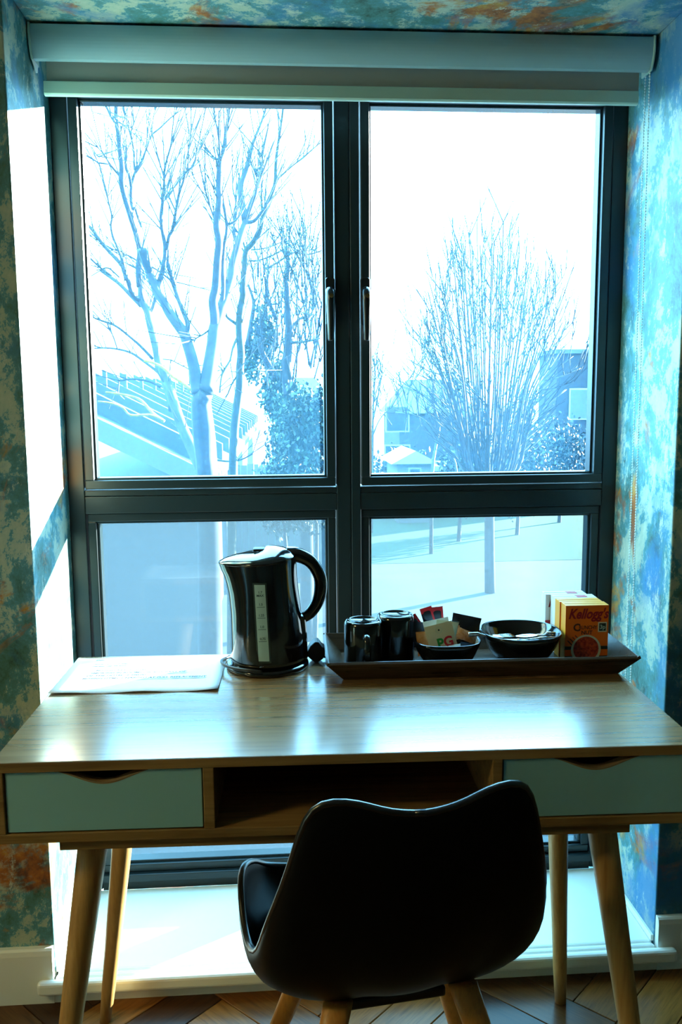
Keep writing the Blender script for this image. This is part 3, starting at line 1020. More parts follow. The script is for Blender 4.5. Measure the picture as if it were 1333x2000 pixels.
# ------------------------------------------------------------------ cutlery
def cutlery(name, label, cat, a, c, head):
    a, c = Vector(a), Vector(c)
    d = (c - a)
    L_ = d.length
    r = thing(name, label, cat, a)
    r.rotation_euler = d.to_track_quat('X', 'Z').to_euler()
    hl = 0.045
    q = MB()
    pts = [(0, 0, 0), (L_ * 0.2, 0, 0.002), (L_ - hl - 0.01, 0, -0.001), (L_ - hl + 0.004, 0, 0.0)]
    q.tube(pts, [0.0046, 0.004, 0.0022, 0.0024], 10, 0, 0.32)
    q.build('stem', M['metal'], r, smooth=True)
    x0 = L_ - hl
    if head == 'spoon':
        q = MB()
        rws = []
        for j in range(9):
            v = j / 8
            wdt = 0.0105 * math.sin(PI * (0.04 + 0.92 * v)) ** 0.75
            rws.append([(x0 + hl * v, wdt * u / 4, -0.0045 * (1 - (u / 4) ** 2) * math.sin(PI * v)) for u in range(-4, 5)])
        q.grid(rws)
        q.build('spoon_bowl', M['metal'], r, smooth=True, solid=0.0009)
    elif head == 'fork':
        q = MB()
        q.prism([(x0, -0.003), (x0 + 0.010, -0.0095), (x0 + 0.022, -0.0105), (x0 + 0.022, 0.0105), (x0 + 0.010, 0.0095), (x0, 0.003)], -0.0006, 0.0008, 'z')
        q.build('fork_root', M['metal'], r, bevel=0.0004)
        for i in range(4):
            y = -0.0090 + i * 0.006
            q = MB()
            q.tube([(x0 + 0.020, y, 0.0002), (x0 + 0.034, y, 0.0018), (x0 + hl, y * 1.02, 0.0040)], [0.0015, 0.0014, 0.0008], 8, 0, 0.6)
            q.build('tine', M['metal'], r, smooth=True)
    else:
        q = MB()
        q.prism([(x0 - 0.02, -0.004), (x0 + hl - 0.006, -0.005), (x0 + hl, 0.002), (x0 + hl - 0.01, 0.005), (x0 - 0.02, 0.004)], -0.0005, 0.0006, 'z')
        q.build('blade', M['metal'], r)
cutlery('fork', 'steel fork propped across the bowl rims, tines inside the wider bowl', 'fork', (0.8440, -0.1560, 0.8170), (0.933, -0.1420, 0.8065), 'fork')
cutlery('teaspoon', 'steel teaspoon lying in the wider bowl behind the knife', 'spoon', (1.0195, -0.1350, 0.8075), (0.945, -0.1180, 0.8010), 'spoon')
cutlery('knife', 'steel knife lying along the near edge of the wider bowl', 'knife', (1.0060, -0.1750, 0.8085), (0.8930, -0.1680, 0.8090), 'knife')

# ------------------------------------------------------------------ cereal boxes
def cereal(label, x0, yf, w, d, h, face, side, rz=TZ):
    r = thing('cereal_box', label, 'cereal box', (x0, yf, ZTR), rz)
    q = MB()
    q.add([(0, 0, 0), (w, 0, 0), (w, 0, h), (0, 0, h)], [(0, 1, 2, 3)], 0)
    q.add([(0, 0, 0), (0, 0, h), (0, d, h), (0, d, 0), (w, 0, 0), (w, d, 0), (w, d, h), (w, 0, h), (0, d, 0), (0, d, h), (w, d, h), (w, d, 0), (0, 0, h), (w, 0, h), (w, d, h), (0, d, h), (0, 0, 0), (0, d, 0), (w, d, 0), (w, 0, 0)],
          [(0, 1, 2, 3), (4, 5, 6, 7), (8, 9, 10, 11), (12, 13, 14, 15), (16, 17, 18, 19)], 1)
    q.build('carton', [face, side], r)
    q = MB()
    q.box(0.001, w - 0.001, d * 0.47, d * 0.53, h, h + 0.0006)
    q.build('flap_edge', side, r)
    return r
def dressed_front(r, w, h):
    e = -0.0004
    text('lettering', "Kellogg's", 0.0270, M['script_red'], r, (w * 0.52, e, h * 0.845), (PI / 2, 0, 0), 0.32, 0.80, 'CENTER', 0.0008)
    text('lettering', 'C', 0.0200, M['brown_print'], r, (w * 0.265, e, h * 0.605), (PI / 2, 0, 0), 0, 1.0, 'CENTER', 0.0006)
    text('lettering', 'RUNCHY', 0.0105, M['brown_print'], r, (w * 0.525, e, h * 0.605), (PI / 2, 0, 0), 0, 0.82, 'CENTER', 0.0002)
    text('lettering', 'NUT', 0.0105, M['brown_print'], r, (w * 0.50, e, h * 0.515), (PI / 2, 0, 0), 0, 1.0, 'CENTER', 0.0003)
    q = MB(); q.box(w * 0.76, w * 0.965, e, 0, h * 0.525, h * 0.70); q.build('badge_border', M['cream'], r)
    q = MB(); q.box(w * 0.785, w * 0.94, e - 0.0003, e, h * 0.545, h * 0.68); bd = q.build('badge', M['dark_print'], r)
    text('lettering', '3p', 0.0115, M['gauge'], r, (w * 0.862, e - 0.0006, h * 0.612), (PI / 2, 0, 0), 0, 0.95, 'CENTER', 0.0003)
    for z0, z1 in ((0.215, 0.275), (0.03, 0.10)):
        q = MB(); q.box(0.0, w, e * 0.5, 0, h * z0, h * z1); q.build('printed_band', M['dark_print'], r)
    def disc(name, cx, cz, rr, off, m):
        q = MB()
        q.add([(cx + rr * math.cos(2 * PI * k / 40), off, cz + rr * math.sin(2 * PI * k / 40)) for k in range(40)], [tuple(range(40))])
        q.build(name, m, r)
    disc('printed_bowl', w * 0.49, h * 0.215, w * 0.350, e - 0.0002, M['cream'])
    disc('printed_flakes', w * 0.49, h * 0.225, w * 0.295, e - 0.0005, M['flake'])
    for i in range(4):
        q = MB()
        x = w * (0.05 + 0.058 * i)
        z = h * (0.375 + 0.03 * i)
        q.add([(x, e, z), (x + w * 0.012, e, z + h * 0.012), (x + w * 0.135, e, z - h * 0.085), (x + w * 0.12, e, z - h * 0.095)], [(0, 1, 2, 3)])
        q.build('printed_tine', M['brown_print'], r)
CW, CH = 0.0835, 0.1105
cb_ = cereal('orange cereal box standing frontmost of the row', 1.0335, -0.150, CW, 0.0300, CH, M['orange_card'], M['yellow_card'])
dressed_front(cb_, CW, CH)
cereal('orange cereal box hidden close behind the front one', 1.0320, -0.1185, CW, 0.0300, CH, M['orange_card'], M['yellow_card'])
c3_ = cereal('white cereal box directly behind the two orange ones', 1.0330, -0.0870, CW, 0.0305, CH, M['white_card'], M['white_card'])
c4_ = cereal('white cereal box standing rearmost nearest the window', 1.0240, -0.0540, CW, 0.0305, CH, M['white_card'], M['white_card'])
for c_ in (c3_, c4_):
    text('lettering', "Kellogg's", 0.0270, M['script_red'], c_, (CW * 0.52, -0.0005, CH * 0.845), (PI / 2, 0, 0), 0.32, 0.80, 'CENTER', 0.0008)
    q = MB(); q.box(0.0, 0.012, -0.0004, 0, CH * 0.42, CH * 0.52); q.build('printed_band', M['red_print'], c_)
    q = MB(); q.box(CW * 0.55, CW * 0.80, 0.004, 0.024, CH, CH + 0.0004); q.build('printed_patch', M['red_print'], c_)

# ------------------------------------------------------------------ outdoors
GZ = -3.2
boxes('ground', [(-60, 60, OUT + 0.3, 120, GZ - 0.2, GZ)], M['asphalt'], kind='structure')
boxes('lawn', [(-30, 40, 20.7, 33, GZ, GZ + 0.05)], M['lawn'], kind='structure')
boxes('pavement', [(-16, 14, 6.5, 20.6, GZ, GZ + 0.06)], M['concrete'], kind='structure')
# outer face of the building the room belongs to
for nm, bx in (('wall_outer', (-18, X0 - 0.1, OUT - 0.3, OUT, GZ, 9)), ('wall_outer', (X1 + 0.1, 10.5, OUT - 0.3, OUT, GZ, 9)),
               ('wall_outer', (X0 - 0.1, X1 + 0.1, OUT - 0.3, OUT, ZC + 0.1, 9)), ('wall_outer', (X0 - 0.1, X1 + 0.1, OUT - 0.3, OUT, GZ, -0.04))):
    boxes(nm, [bx], M['brick'], kind='structure')
# unseen wall added out of view to keep the low sun off the desk
boxes('wall_sun_block', [(7.52, 10.5, OUT, 4.33, GZ, 6.5)], M['render'], kind='structure')

TREES = {
'A': [[-38,800,-243,150,-34,800,-60,135,-34,800,42,120,-22,639,92,105,-22,620,123,90,-17,614,132,75],
[-17,614,132,75,-15,622,145,72,-13,631,160,68,-11,641,176,64,-10,648,190,61,-6,656,204,57,-4,661,211,54,-1,666,220,50,5,678,242,46,6,685,253,43,11,695,273,39,15,704,288,35,19,710,300,32,24,719,317,28,29,727,332,25,33,734,345,21,36,741,359,17],
[18,710,300,35,16,715,313,32,14,720,325,30,14,725,338,27,19,731,353,24,22,736,365,22,26,742,380,19,30,747,391,16,36,753,407,14,42,760,427,11,46,764,436,9],
[18,710,298,20,27,707,299,18,35,702,307,16,40,699,313,14],
[-10,648,190,46,-10,648,203,44,-11,648,216,42,-8,648,229,40,-6,648,252,37,-4,648,269,35,-6,648,284,33,-3,647,303,31,-3,647,316,28,-2,647,332,26,-1,647,341,24,2,647,348,22,4,647,358,19,5,647,366,17,7,647,376,15,9,647,391,13,10,647,399,10],
[-4,661,212,23,-2,659,230,21,-2,658,248,19,0,656,267,17,3,655,282,15,1,653,300,14,-2,652,309,12],
[3,655,285,14,11,657,289,12,18,660,299,9],
[-6,648,284,14,-10,654,296,10,-16,663,316,6],
[-1,647,341,12,-1,637,352,10,0,624,365,8,1,616,373,6],
[-1,647,341,14,-6,642,340,11,-9,639,341,7],
[6,685,252,14,10,693,268,13,8,701,284,12,7,712,305,11,9,718,319,9,6,725,333,8,6,732,347,7],
[19,710,300,17,27,708,319,14,30,707,328,12],
[11,695,273,12,6,701,286,9,8,706,299,7],
[36,741,359,17,36,735,365,12,34,731,369,6],
[34,734,345,12,29,733,352,12,36,732,357,12],
[-24,614,131,58,-26,618,141,56,-27,621,150,54,-30,626,163,52,-34,631,176,50,-37,635,185,49,-44,639,195,47,-51,644,205,45,-56,648,215,43,-62,652,223,41,-66,656,234,39,-70,659,242,38],
[-69,659,242,38,-72,654,251,39,-74,648,262,41],
[-38,800,36,69,-40,800,45,67,-52,822,69,64,-66,841,97,61,-78,862,129,58,-91,883,163,55],
[-77,862,113,55,-83,873,135,54,-89,883,152,52,-95,889,163,51,-99,900,183,49,-104,910,202,48,-109,919,219,46,-113,927,235,45,-120,933,247,43,-121,942,266,42,-121,948,278,41],
[-123,942,265,43,-121,928,287,42,-117,918,302,40,-118,906,318,38,-122,890,338,36,-126,875,358,34,-127,864,372,33,-124,853,385,31,-123,838,403,29,-122,827,415,27,-122,818,425,26,-120,809,435,24,-119,803,441,22,-118,797,447,20],
[-120,933,247,35,-129,926,253,32,-133,913,271,29,-134,910,274,26],
[-134,913,269,29,-138,914,285,27,-147,915,296,24,-158,915,308,22,-167,916,320,19,-175,917,331,17,-182,918,338,14],
[-121,933,241,29,-134,943,254,26,-150,954,270,23,-165,964,281,20,-175,969,288,17],
[-161,964,281,17,-172,961,289,14,-184,959,300,12,-191,957,307,9],
[-142,910,272,10,-153,904,282,10,-161,901,280,9],
[-137,914,285,17,-140,912,298,16,-144,911,310,15,-148,910,321,15,-149,908,333,14,-147,907,342,13,-150,906,358,12,-153,903,377,11,-157,902,393,10,-159,901,401,9,-169,899,408,8,-174,899,409,7],
[-129,864,379,17,-136,855,387,14,-141,846,395,10,-144,841,399,7],
[-139,855,389,12,-149,851,389,9],
[-120,890,346,23,-121,889,359,21,-120,888,372,20,-118,887,379,18,-114,886,389,16,-107,885,399,15,-101,884,412,13,-94,883,428,11,-84,882,436,10,-71,880,447,8,-65,880,451,6],
[-117,890,350,17,-114,890,338,17,-110,890,327,17],
[-120,888,372,20,-121,883,383,18,-124,879,392,16,-122,873,407,13,-121,867,421,11,-118,861,436,9,-116,854,450,6],
[-115,886,390,14,-115,883,399,13,-114,879,407,12,-115,874,420,10,-115,870,428,9,-111,866,438,7,-111,858,456,6],
[-126,888,372,17,-130,884,380,15,-126,879,392,14,-127,874,401,12],
[-134,803,440,12,-128,802,431,14,-125,802,424,15,-121,801,418,17],
[-129,803,441,9,-125,799,430,10,-124,797,422,12],
[-154,841,403,7,-148,834,393,7,-144,831,390,7],
[-151,841,411,6,-148,846,404,6],
[-94,883,428,6,-91,884,449,6,-88,885,459,6,-86,886,467,6],
[-110,927,229,23,-105,929,241,23,-99,933,261,23,-94,936,277,23],
[-61,656,234,23,-58,652,240,22,-54,645,251,20,-52,639,262,19,-53,630,275,17,-53,624,285,16,-50,616,297,14,-47,607,311,12,-46,602,318,11,-43,596,326,9,-39,590,334,8,-37,586,338,6],
[-50,616,297,10,-45,623,304,10,-38,635,318,9,-35,640,322,9],
[-35,635,185,23,-34,640,194,23,-38,647,205,22,-43,655,217,21,-48,663,231,21,-51,669,240,20],
[-47,663,232,20,-51,653,245,19,-51,646,255,18,-48,634,270,16,-44,629,275,15,-39,618,289,14,-35,608,301,12,-30,600,310,11,-27,594,316,10,-20,588,320,8,-17,583,326,7],
[-51,639,260,17,-48,636,269,17],
[-28,594,314,9,-27,599,327,8,-24,605,341,7,-23,611,358,6,-23,619,378,5],
[-39,618,289,9,-44,622,300,8,-46,624,305,7,-47,626,311,6],
[-53,630,275,9,-48,635,276,7,-40,642,277,6],
[-122,928,294,12,-135,926,301,11,-141,926,299,10,-145,925,305,9,-157,924,309,8],
[-122,928,284,12,-131,932,289,10,-135,934,291,9],
[-68,659,248,9,-61,662,244,9,-51,666,236,9,-48,667,232,9],
[-104,900,174,19,-117,894,189,17,-132,889,203,15,-145,884,213,14,-159,880,218,12,-167,878,221,10,-173,876,224,9],
[-144,889,186,9,-150,891,204,8,-157,892,212,7,-166,894,219,6],
[-97,889,158,20,-102,893,162,18,-117,901,173,17,-131,909,182,15,-148,917,187,13,-164,925,189,11,-178,931,189,9,-187,935,188,8],
[-90,883,173,8,-80,887,172,8,-71,893,167,8,-63,897,163,8,-58,900,158,8],
[-92,873,140,17,-105,874,147,15,-124,874,150,14,-140,874,148,12],
[-141,874,148,10,-142,875,141,10,-143,876,133,9],
[-13,648,191,10,-20,641,185,9,-26,635,181,7,-28,631,177,6],
[-8,654,291,9,-10,651,296,8,-13,646,305,6,-15,642,312,5]],
'L': [[-46,780,135,18,-57,784,144,17,-67,788,150,17,-78,793,160,16,-88,797,165,15,-99,800,168,14],
[-77,780,102,18,-90,785,111,17,-102,791,124,15,-113,794,129,14,-128,799,132,13,-143,804,134,11],
[-79,780,104,15,-92,775,109,14,-111,769,109,12,-118,765,117,11,-129,761,122,10,-142,756,124,9]],
'B': [[-25,1000,-245,63,-20,1000,-64,61,-13,947,33,59,-10,937,81,56,-5,929,117,54,-1,924,141,52,0,919,163,50,2,915,181,48,1,909,205,46,2,904,227,44,7,899,250,42,7,896,259,39,10,891,283,37,12,887,300,35,19,884,307,33,27,881,317,31,31,878,327,29,33,876,338,27,39,872,352,25,45,868,364,23,48,866,374,20,49,861,392,18,51,857,407,16,56,850,433,14,59,844,454,12,60,841,464,10],
[12,887,300,17,10,887,306,14,6,887,318,11,-1,888,323,8],
[33,876,338,17,32,874,353,15,32,872,367,12,34,870,381,9],
[46,866,371,14,54,867,380,12,62,868,387,10],
[61,868,386,8,70,869,394,8,81,871,402,7,93,872,413,6,103,874,421,6],
[-2,909,216,21,-13,904,224,17,-14,902,228,14],
[-2,909,200,17,-7,904,188,17,-11,897,171,16,-20,890,156,15,-23,880,133,14],
[-2,919,156,14,-10,923,145,12,-16,927,132,10],
[-19,890,160,10,-25,888,166,7],
[-10,890,158,7,-2,888,158,7],
[6,919,158,10,18,924,161,9,30,929,159,8],
[-34,947,47,15,-17,946,45,14,-2,946,47,12,13,946,55,10]],
'C': [[90,1300,-298,123,91,1300,-70,113,85,1300,-3,103,73,1194,67,93,63,1175,124,82,60,1159,170,72,65,1141,223,62,63,1128,259,52,62,1117,287,42,64,1106,315,32,62,1096,341,22],
[63,1141,235,53,62,1126,261,41,63,1111,287,29,57,1103,300,18],
[-5,1300,209,44,6,1293,263,35,8,1290,286,26,0,1287,312,18],
[38,1159,165,53,29,1151,182,47,22,1142,198,41,19,1134,215,35],
[30,1290,279,35,30,1274,308,26,28,1266,322,18],
[46,1141,242,35,38,1138,261,26,33,1136,274,18],
[8,1293,271,22,22,1300,275,19,35,1307,281,16,54,1317,284,13],
[67,1141,226,26,81,1149,244,22,99,1156,249,18,102,1165,273,13],
[67,1141,208,26,89,1148,210,20,114,1157,216,13],
[100,1300,184,18,95,1292,209,15,88,1288,219,13],
[30,1266,333,18,49,1267,344,16,62,1267,352,15,77,1268,360,13,99,1269,357,12,120,1270,363,11],
[1,1266,347,18,18,1261,346,15,43,1254,354,13,59,1249,362,11],
[17,1266,321,22,18,1255,345,16,16,1250,356,11],
[28,1266,324,19,26,1255,345,15,22,1239,374,11],
[71,1106,309,19,62,1099,324,17,56,1092,339,14,57,1086,354,11,54,1083,358,9],
[7,1250,361,13,31,1263,366,12,62,1280,380,10,73,1286,378,9],
[34,1136,274,16,34,1147,300,12,34,1161,332,9,33,1203,437,5],
[99,1300,181,16,96,1313,216,12,92,1327,257,9,82,1340,295,5],
[29,1159,151,16,36,1173,187,12,47,1195,244,9,51,1204,269,5],
[75,1159,181,16,82,1145,216,12,92,1135,236,9,102,1103,310,5],
[63,1126,262,16,64,1120,285,12,66,1102,350,9,72,1094,379,5],
[38,1159,154,16,41,1165,191,12,46,1175,248,9,50,1179,276,5],
[72,1141,226,16,69,1149,253,12,64,1169,318,9,51,1172,323,5],
[76,1149,249,16,78,1163,280,12,82,1181,321,9,93,1199,360,5],
[53,1204,266,16,57,1218,296,12,63,1239,343,9,72,1262,392,5],
[67,1159,154,16,62,1146,178,12,55,1124,216,9,54,1086,279,5],
[33,1141,241,16,30,1145,270,12,24,1149,296,9,24,1162,393,5],
[118,1300,186,16,128,1306,212,12,144,1316,261,9,166,1334,351,5],
[50,1159,148,16,54,1160,184,12,60,1160,216,9,60,1160,271,5],
[22,1141,233,16,31,1128,259,12,45,1116,283,9,49,1095,326,5],
[92,1135,235,16,91,1134,259,12,88,1132,330,9,85,1131,337,5],
[11,1290,299,16,8,1272,333,12,2,1257,359,9,-8,1222,419,5],
[32,1159,140,16,28,1177,172,12,21,1210,233,9,14,1251,311,5],
[59,1128,253,16,60,1139,277,12,60,1162,328,9,58,1201,414,5],
[98,1148,216,16,92,1150,243,12,83,1152,280,9,71,1155,323,5],
[103,1165,272,16,97,1156,307,12,89,1144,346,9,89,1134,383,5],
[111,1300,200,16,119,1319,239,12,131,1341,288,9,134,1358,324,5],
[108,1300,158,16,117,1303,189,12,132,1308,251,9,149,1313,310,5],
[96,1148,211,16,101,1165,246,12,107,1182,280,9,122,1228,380,5],
[13,1159,144,16,22,1175,178,12,36,1187,202,9,54,1209,249,5],
[120,1300,197,16,114,1300,226,12,105,1301,289,9,99,1302,355,5],
[110,1165,260,16,103,1161,296,12,93,1159,313,9,91,1154,356,5],
[100,1300,178,16,109,1304,213,12,122,1312,283,9,128,1318,332,5],
[42,1159,156,16,48,1157,187,12,57,1152,234,9,57,1151,250,5],
[72,1141,217,16,79,1126,247,12,89,1113,272,9,95,1075,346,5],
[65,1120,286,16,72,1111,318,12,81,1105,338,9,90,1089,391,5],
[93,1150,244,16,91,1162,276,12,88,1190,347,9,78,1194,349,5],
[74,1159,157,16,76,1142,186,12,78,1104,245,9,84,1100,248,5],
[104,1165,263,16,102,1144,296,12,99,1122,329,9,101,1104,354,5],
[104,1165,266,16,100,1170,297,12,94,1177,336,9,90,1191,423,5],
[86,1152,291,16,84,1143,320,12,82,1131,361,9,83,1116,404,5],
[12,1293,268,16,20,1294,299,12,33,1297,365,9,51,1299,415,5],
[84,1292,207,16,82,1290,247,12,80,1289,289,9,85,1287,329,5],
[107,1300,177,16,111,1294,210,12,116,1288,243,9,125,1276,303,5],
[84,1340,292,16,79,1357,322,12,71,1400,403,9,59,1442,485,5],
[47,1187,206,16,47,1174,238,12,45,1164,263,9,44,1124,353,5],
[26,1142,192,16,25,1139,219,12,23,1136,245,9,17,1124,342,5],
[102,1300,175,16,109,1285,215,12,119,1275,240,9,128,1250,307,5],
[69,1159,149,16,75,1166,187,12,83,1170,209,9,94,1184,290,5],
[92,1292,205,16,100,1283,235,12,110,1263,307,9,118,1252,344,5],
[111,1303,191,16,109,1298,220,12,106,1290,266,9,106,1273,363,5],
[111,1288,242,16,112,1299,282,12,112,1309,317,9,111,1318,347,5]],
'D': [[516,1700,-353,123,513,1700,-200,115,511,1700,-84,108,512,1700,-50,100],
[503,1700,-113,38,486,1700,-66,33,458,1742,-35,29,442,1774,38,24,424,1822,150,19,393,1837,167,15,355,1855,188,10],
[361,1855,185,12,337,1873,212,9,321,1893,248,6],
[404,1837,161,12,410,1856,188,9,410,1890,235,6],
[392,1837,168,12,367,1852,194,9,352,1873,244,6],
[383,1837,172,12,388,1855,199,9,388,1893,253,6],
[435,1822,105,15,399,1788,135,11,337,1735,174,7],
[451,1742,-17,15,421,1739,12,11,368,1735,53,7],
[503,1700,-113,38,487,1700,-67,33,463,1778,-38,29,456,1837,36,24,445,1909,130,19,423,1958,193,15,395,2018,273,10],
[393,1890,228,12,397,1897,255,9,392,1905,287,6],
[407,1856,186,12,384,1881,213,9,370,1908,251,6],
[381,1893,254,12,350,1869,278,9,329,1844,309,6],
[412,1837,168,12,414,1835,194,9,408,1833,239,6],
[435,1774,64,15,402,1756,94,11,346,1728,134,7],
[448,1742,-16,15,420,1745,13,11,368,1750,53,7],
[503,1700,-113,38,487,1700,-67,33,453,1713,-33,29,436,1723,41,24,415,1739,161,19,379,1744,183,15,335,1751,209,10],
[375,1744,185,12,345,1714,209,9,323,1672,251,6],
[382,1855,195,12,383,1843,221,9,375,1826,254,6],
[343,1714,200,12,344,1704,224,9,336,1688,262,6],
[374,1744,186,12,353,1770,212,9,342,1808,264,6],
[448,1742,7,15,423,1760,35,11,376,1790,75,7],
[438,1723,36,15,405,1698,66,11,349,1660,106,7],
[504,1700,-113,38,489,1700,-67,33,473,1747,-36,29,459,1787,38,24,443,1844,147,19,415,1879,211,15,380,1922,291,10],
[421,1835,184,12,392,1813,209,9,371,1788,245,6],
[379,1826,256,12,356,1833,283,9,340,1841,317,6],
[376,1826,262,12,348,1804,286,9,328,1778,318,6],
[402,1890,238,12,402,1868,262,9,390,1824,311,6],
[455,1787,55,15,430,1813,84,11,386,1854,125,7],
[461,1909,124,15,426,1888,155,11,368,1856,196,7],
[504,1700,-113,38,489,1700,-67,33,452,1655,-28,29,424,1616,45,24,391,1568,133,19,363,1538,181,15,330,1502,237,10],
[415,1835,195,12,395,1864,222,9,385,1908,276,6],
[413,1879,218,12,391,1902,246,9,378,1930,291,6],
[402,1890,247,12,404,1881,273,9,397,1867,310,6],
[410,1879,224,12,418,1900,251,9,419,1935,300,6],
[450,1655,-33,15,423,1657,-5,11,376,1662,34,7],
[451,1787,66,15,423,1800,96,11,376,1819,137,7],
[504,1700,-113,38,490,1700,-67,33,455,1654,-28,29,426,1614,46,24,393,1568,125,19,360,1524,197,15,322,1470,278,10],
[414,1900,258,12,422,1919,286,9,424,1957,341,6],
[426,1835,183,12,403,1847,209,9,390,1864,262,6],
[408,1935,296,12,387,1963,325,9,376,2001,376,6],
[406,1833,241,12,414,1850,268,9,416,1886,323,6],
[466,1742,-16,15,434,1727,14,11,381,1705,55,7],
[453,1655,-32,15,423,1645,-3,11,374,1630,36,7],
[505,1700,-113,38,491,1700,-67,33,456,1648,-28,29,427,1603,46,24,393,1546,134,19,360,1486,220,15,321,1412,315,10],
[358,1486,226,12,334,1465,246,9,317,1435,281,6],
[373,1524,199,12,348,1498,219,9,330,1472,244,6],
[362,1486,212,12,364,1477,232,9,358,1461,268,6],
[436,1835,196,12,413,1841,222,9,398,1847,254,6],
[455,1787,79,15,419,1752,109,11,362,1699,148,7],
[468,1742,-8,15,441,1754,20,11,396,1773,61,7],
[505,1700,-113,38,492,1700,-67,33,462,1675,-30,29,438,1653,44,24,411,1628,126,19,381,1609,181,15,345,1586,246,10],
[408,1841,221,12,412,1833,247,9,406,1823,277,6],
[417,1835,200,12,397,1854,227,9,385,1881,277,6],
[406,1890,246,12,411,1889,272,9,407,1888,317,6],
[381,1609,181,12,358,1598,203,9,342,1583,244,6],
[439,1653,34,15,411,1652,61,11,365,1650,100,7],
[469,1742,-17,15,443,1756,12,11,399,1778,52,7],
[505,1700,-113,38,492,1700,-67,33,456,1632,-26,29,424,1573,47,24,387,1500,130,19,355,1423,210,15,317,1330,295,10],
[361,1477,228,12,370,1498,251,9,373,1529,285,6],
[359,1498,257,12,360,1477,276,9,351,1446,303,6],
[440,1835,201,12,447,1846,227,9,447,1862,265,6],
[354,1423,210,12,339,1444,232,9,332,1471,270,6],
[467,1742,9,15,430,1707,40,11,375,1656,81,7],
[416,1628,120,15,392,1648,147,11,353,1679,186,7],
[506,1700,-113,38,494,1700,-67,33,467,1679,-30,29,447,1662,43,24,422,1635,152,19,400,1618,213,15,373,1599,285,10],
[402,1618,207,12,408,1622,230,9,407,1628,273,6],
[362,1477,238,12,339,1448,256,9,321,1412,286,6],
[375,1599,278,12,351,1572,298,9,334,1545,323,6],
[366,1477,227,12,344,1458,246,9,329,1439,271,6],
[423,1635,147,15,402,1667,174,11,367,1714,214,7],
[470,1742,13,15,436,1720,43,11,386,1688,84,7],
[506,1700,-113,38,494,1700,-67,33,482,1739,-35,29,473,1773,38,24,462,1813,127,19,454,1869,259,15,444,1939,427,10],
[408,1622,224,12,392,1647,249,9,386,1683,295,6],
[358,1446,314,12,345,1472,338,9,339,1501,372,6],
[379,1529,289,12,383,1522,310,9,379,1509,348,6],
[359,1446,309,12,363,1440,329,9,358,1427,369,6],
[477,1742,-19,15,448,1743,10,11,403,1746,51,7],
[465,1787,84,15,439,1807,113,11,398,1835,155,7],
[506,1700,-113,38,495,1700,-67,33,448,1636,-27,29,427,1584,47,24,402,1527,123,19,367,1467,194,15,326,1394,272,10],
[387,1647,248,12,395,1658,272,9,396,1678,317,6],
[387,1647,248,12,395,1660,272,9,396,1677,303,6],
[442,1835,198,12,423,1856,225,9,414,1882,267,6],
[359,1486,230,12,361,1465,249,9,352,1431,281,6],
[463,1742,15,15,439,1773,43,11,402,1819,83,7],
[463,1787,79,15,427,1758,108,11,375,1716,148,7],
[507,1700,-113,38,497,1700,-67,33,475,1676,-30,29,455,1655,43,24,430,1623,153,19,399,1588,262,15,363,1546,386,10],
[401,1588,254,12,383,1595,277,9,373,1605,324,6],
[358,1446,311,12,367,1466,334,9,372,1493,369,6],
[357,1446,316,12,338,1437,335,9,326,1427,361,6],
[405,1628,276,12,390,1652,301,9,383,1677,331,6],
[486,1742,-23,15,457,1745,6,11,415,1749,46,7],
[479,1742,13,15,447,1728,43,11,401,1709,84,7],
[507,1700,-113,38,497,1700,-67,33,467,1672,-30,29,451,1648,44,24,433,1621,122,19,409,1589,212,15,381,1550,315,10],
[403,1628,286,12,407,1614,307,9,402,1595,335,6],
[377,1522,302,12,380,1503,321,9,373,1475,349,6],
[423,1623,174,12,400,1603,196,9,384,1577,231,6],
[404,1628,278,12,413,1637,302,9,414,1649,335,6],
[475,1742,9,15,453,1777,37,11,419,1827,77,7],
[475,1773,53,15,440,1749,83,11,392,1715,123,7],
[507,1700,-113,38,497,1700,-67,33,453,1628,-26,29,431,1569,47,24,400,1472,157,19,365,1396,231,15,324,1304,309,10],
[378,1550,310,12,364,1577,335,9,360,1616,379,6],
[401,1628,288,12,382,1630,311,9,371,1633,346,6],
[366,1396,224,12,348,1391,244,9,337,1384,278,6],
[415,1622,226,12,419,1610,248,9,415,1594,278,6],
[437,1621,109,15,411,1628,136,11,373,1637,174,7],
[474,1773,66,15,448,1796,95,11,411,1829,136,7],
[507,1700,-113,38,498,1700,-67,33,482,1694,-32,29,468,1688,42,24,450,1680,135,19,437,1672,233,15,420,1662,350,10],
[415,1594,270,12,421,1590,292,9,420,1585,323,6],
[436,1672,240,12,412,1647,262,9,394,1613,298,6],
[435,1672,245,12,421,1695,270,9,415,1726,312,6],
[415,1614,309,12,391,1588,328,9,373,1546,366,6],
[482,1773,61,15,452,1772,90,11,411,1772,131,7],
[450,1680,133,15,427,1704,161,11,393,1738,201,7],
[507,1700,-113,38,499,1700,-67,33,472,1646,-28,29,449,1598,46,24,422,1540,128,19,387,1443,251,15,347,1325,379,10],
[385,1493,370,12,370,1506,392,9,364,1525,434,6],
[423,1589,213,12,410,1614,237,9,406,1648,278,6],
[387,1443,247,12,372,1450,268,9,364,1459,299,6],
[385,1493,371,12,394,1507,394,9,398,1524,426,6],
[448,1598,43,15,415,1570,70,11,371,1531,108,7],
[486,1742,3,15,456,1737,32,11,414,1730,72,7],
[508,1700,-113,38,500,1700,-67,33,482,1650,-28,29,458,1604,46,24,427,1538,144,19,400,1455,256,15,369,1353,375,10],
[433,1589,213,12,445,1605,237,9,450,1624,267,6],
[427,1590,295,12,408,1579,316,9,394,1561,356,6],
[416,1561,357,12,399,1559,378,9,388,1556,409,6],
[416,1561,367,12,404,1589,393,9,403,1632,443,6],
[497,1742,-8,15,473,1766,20,11,440,1801,60,7],
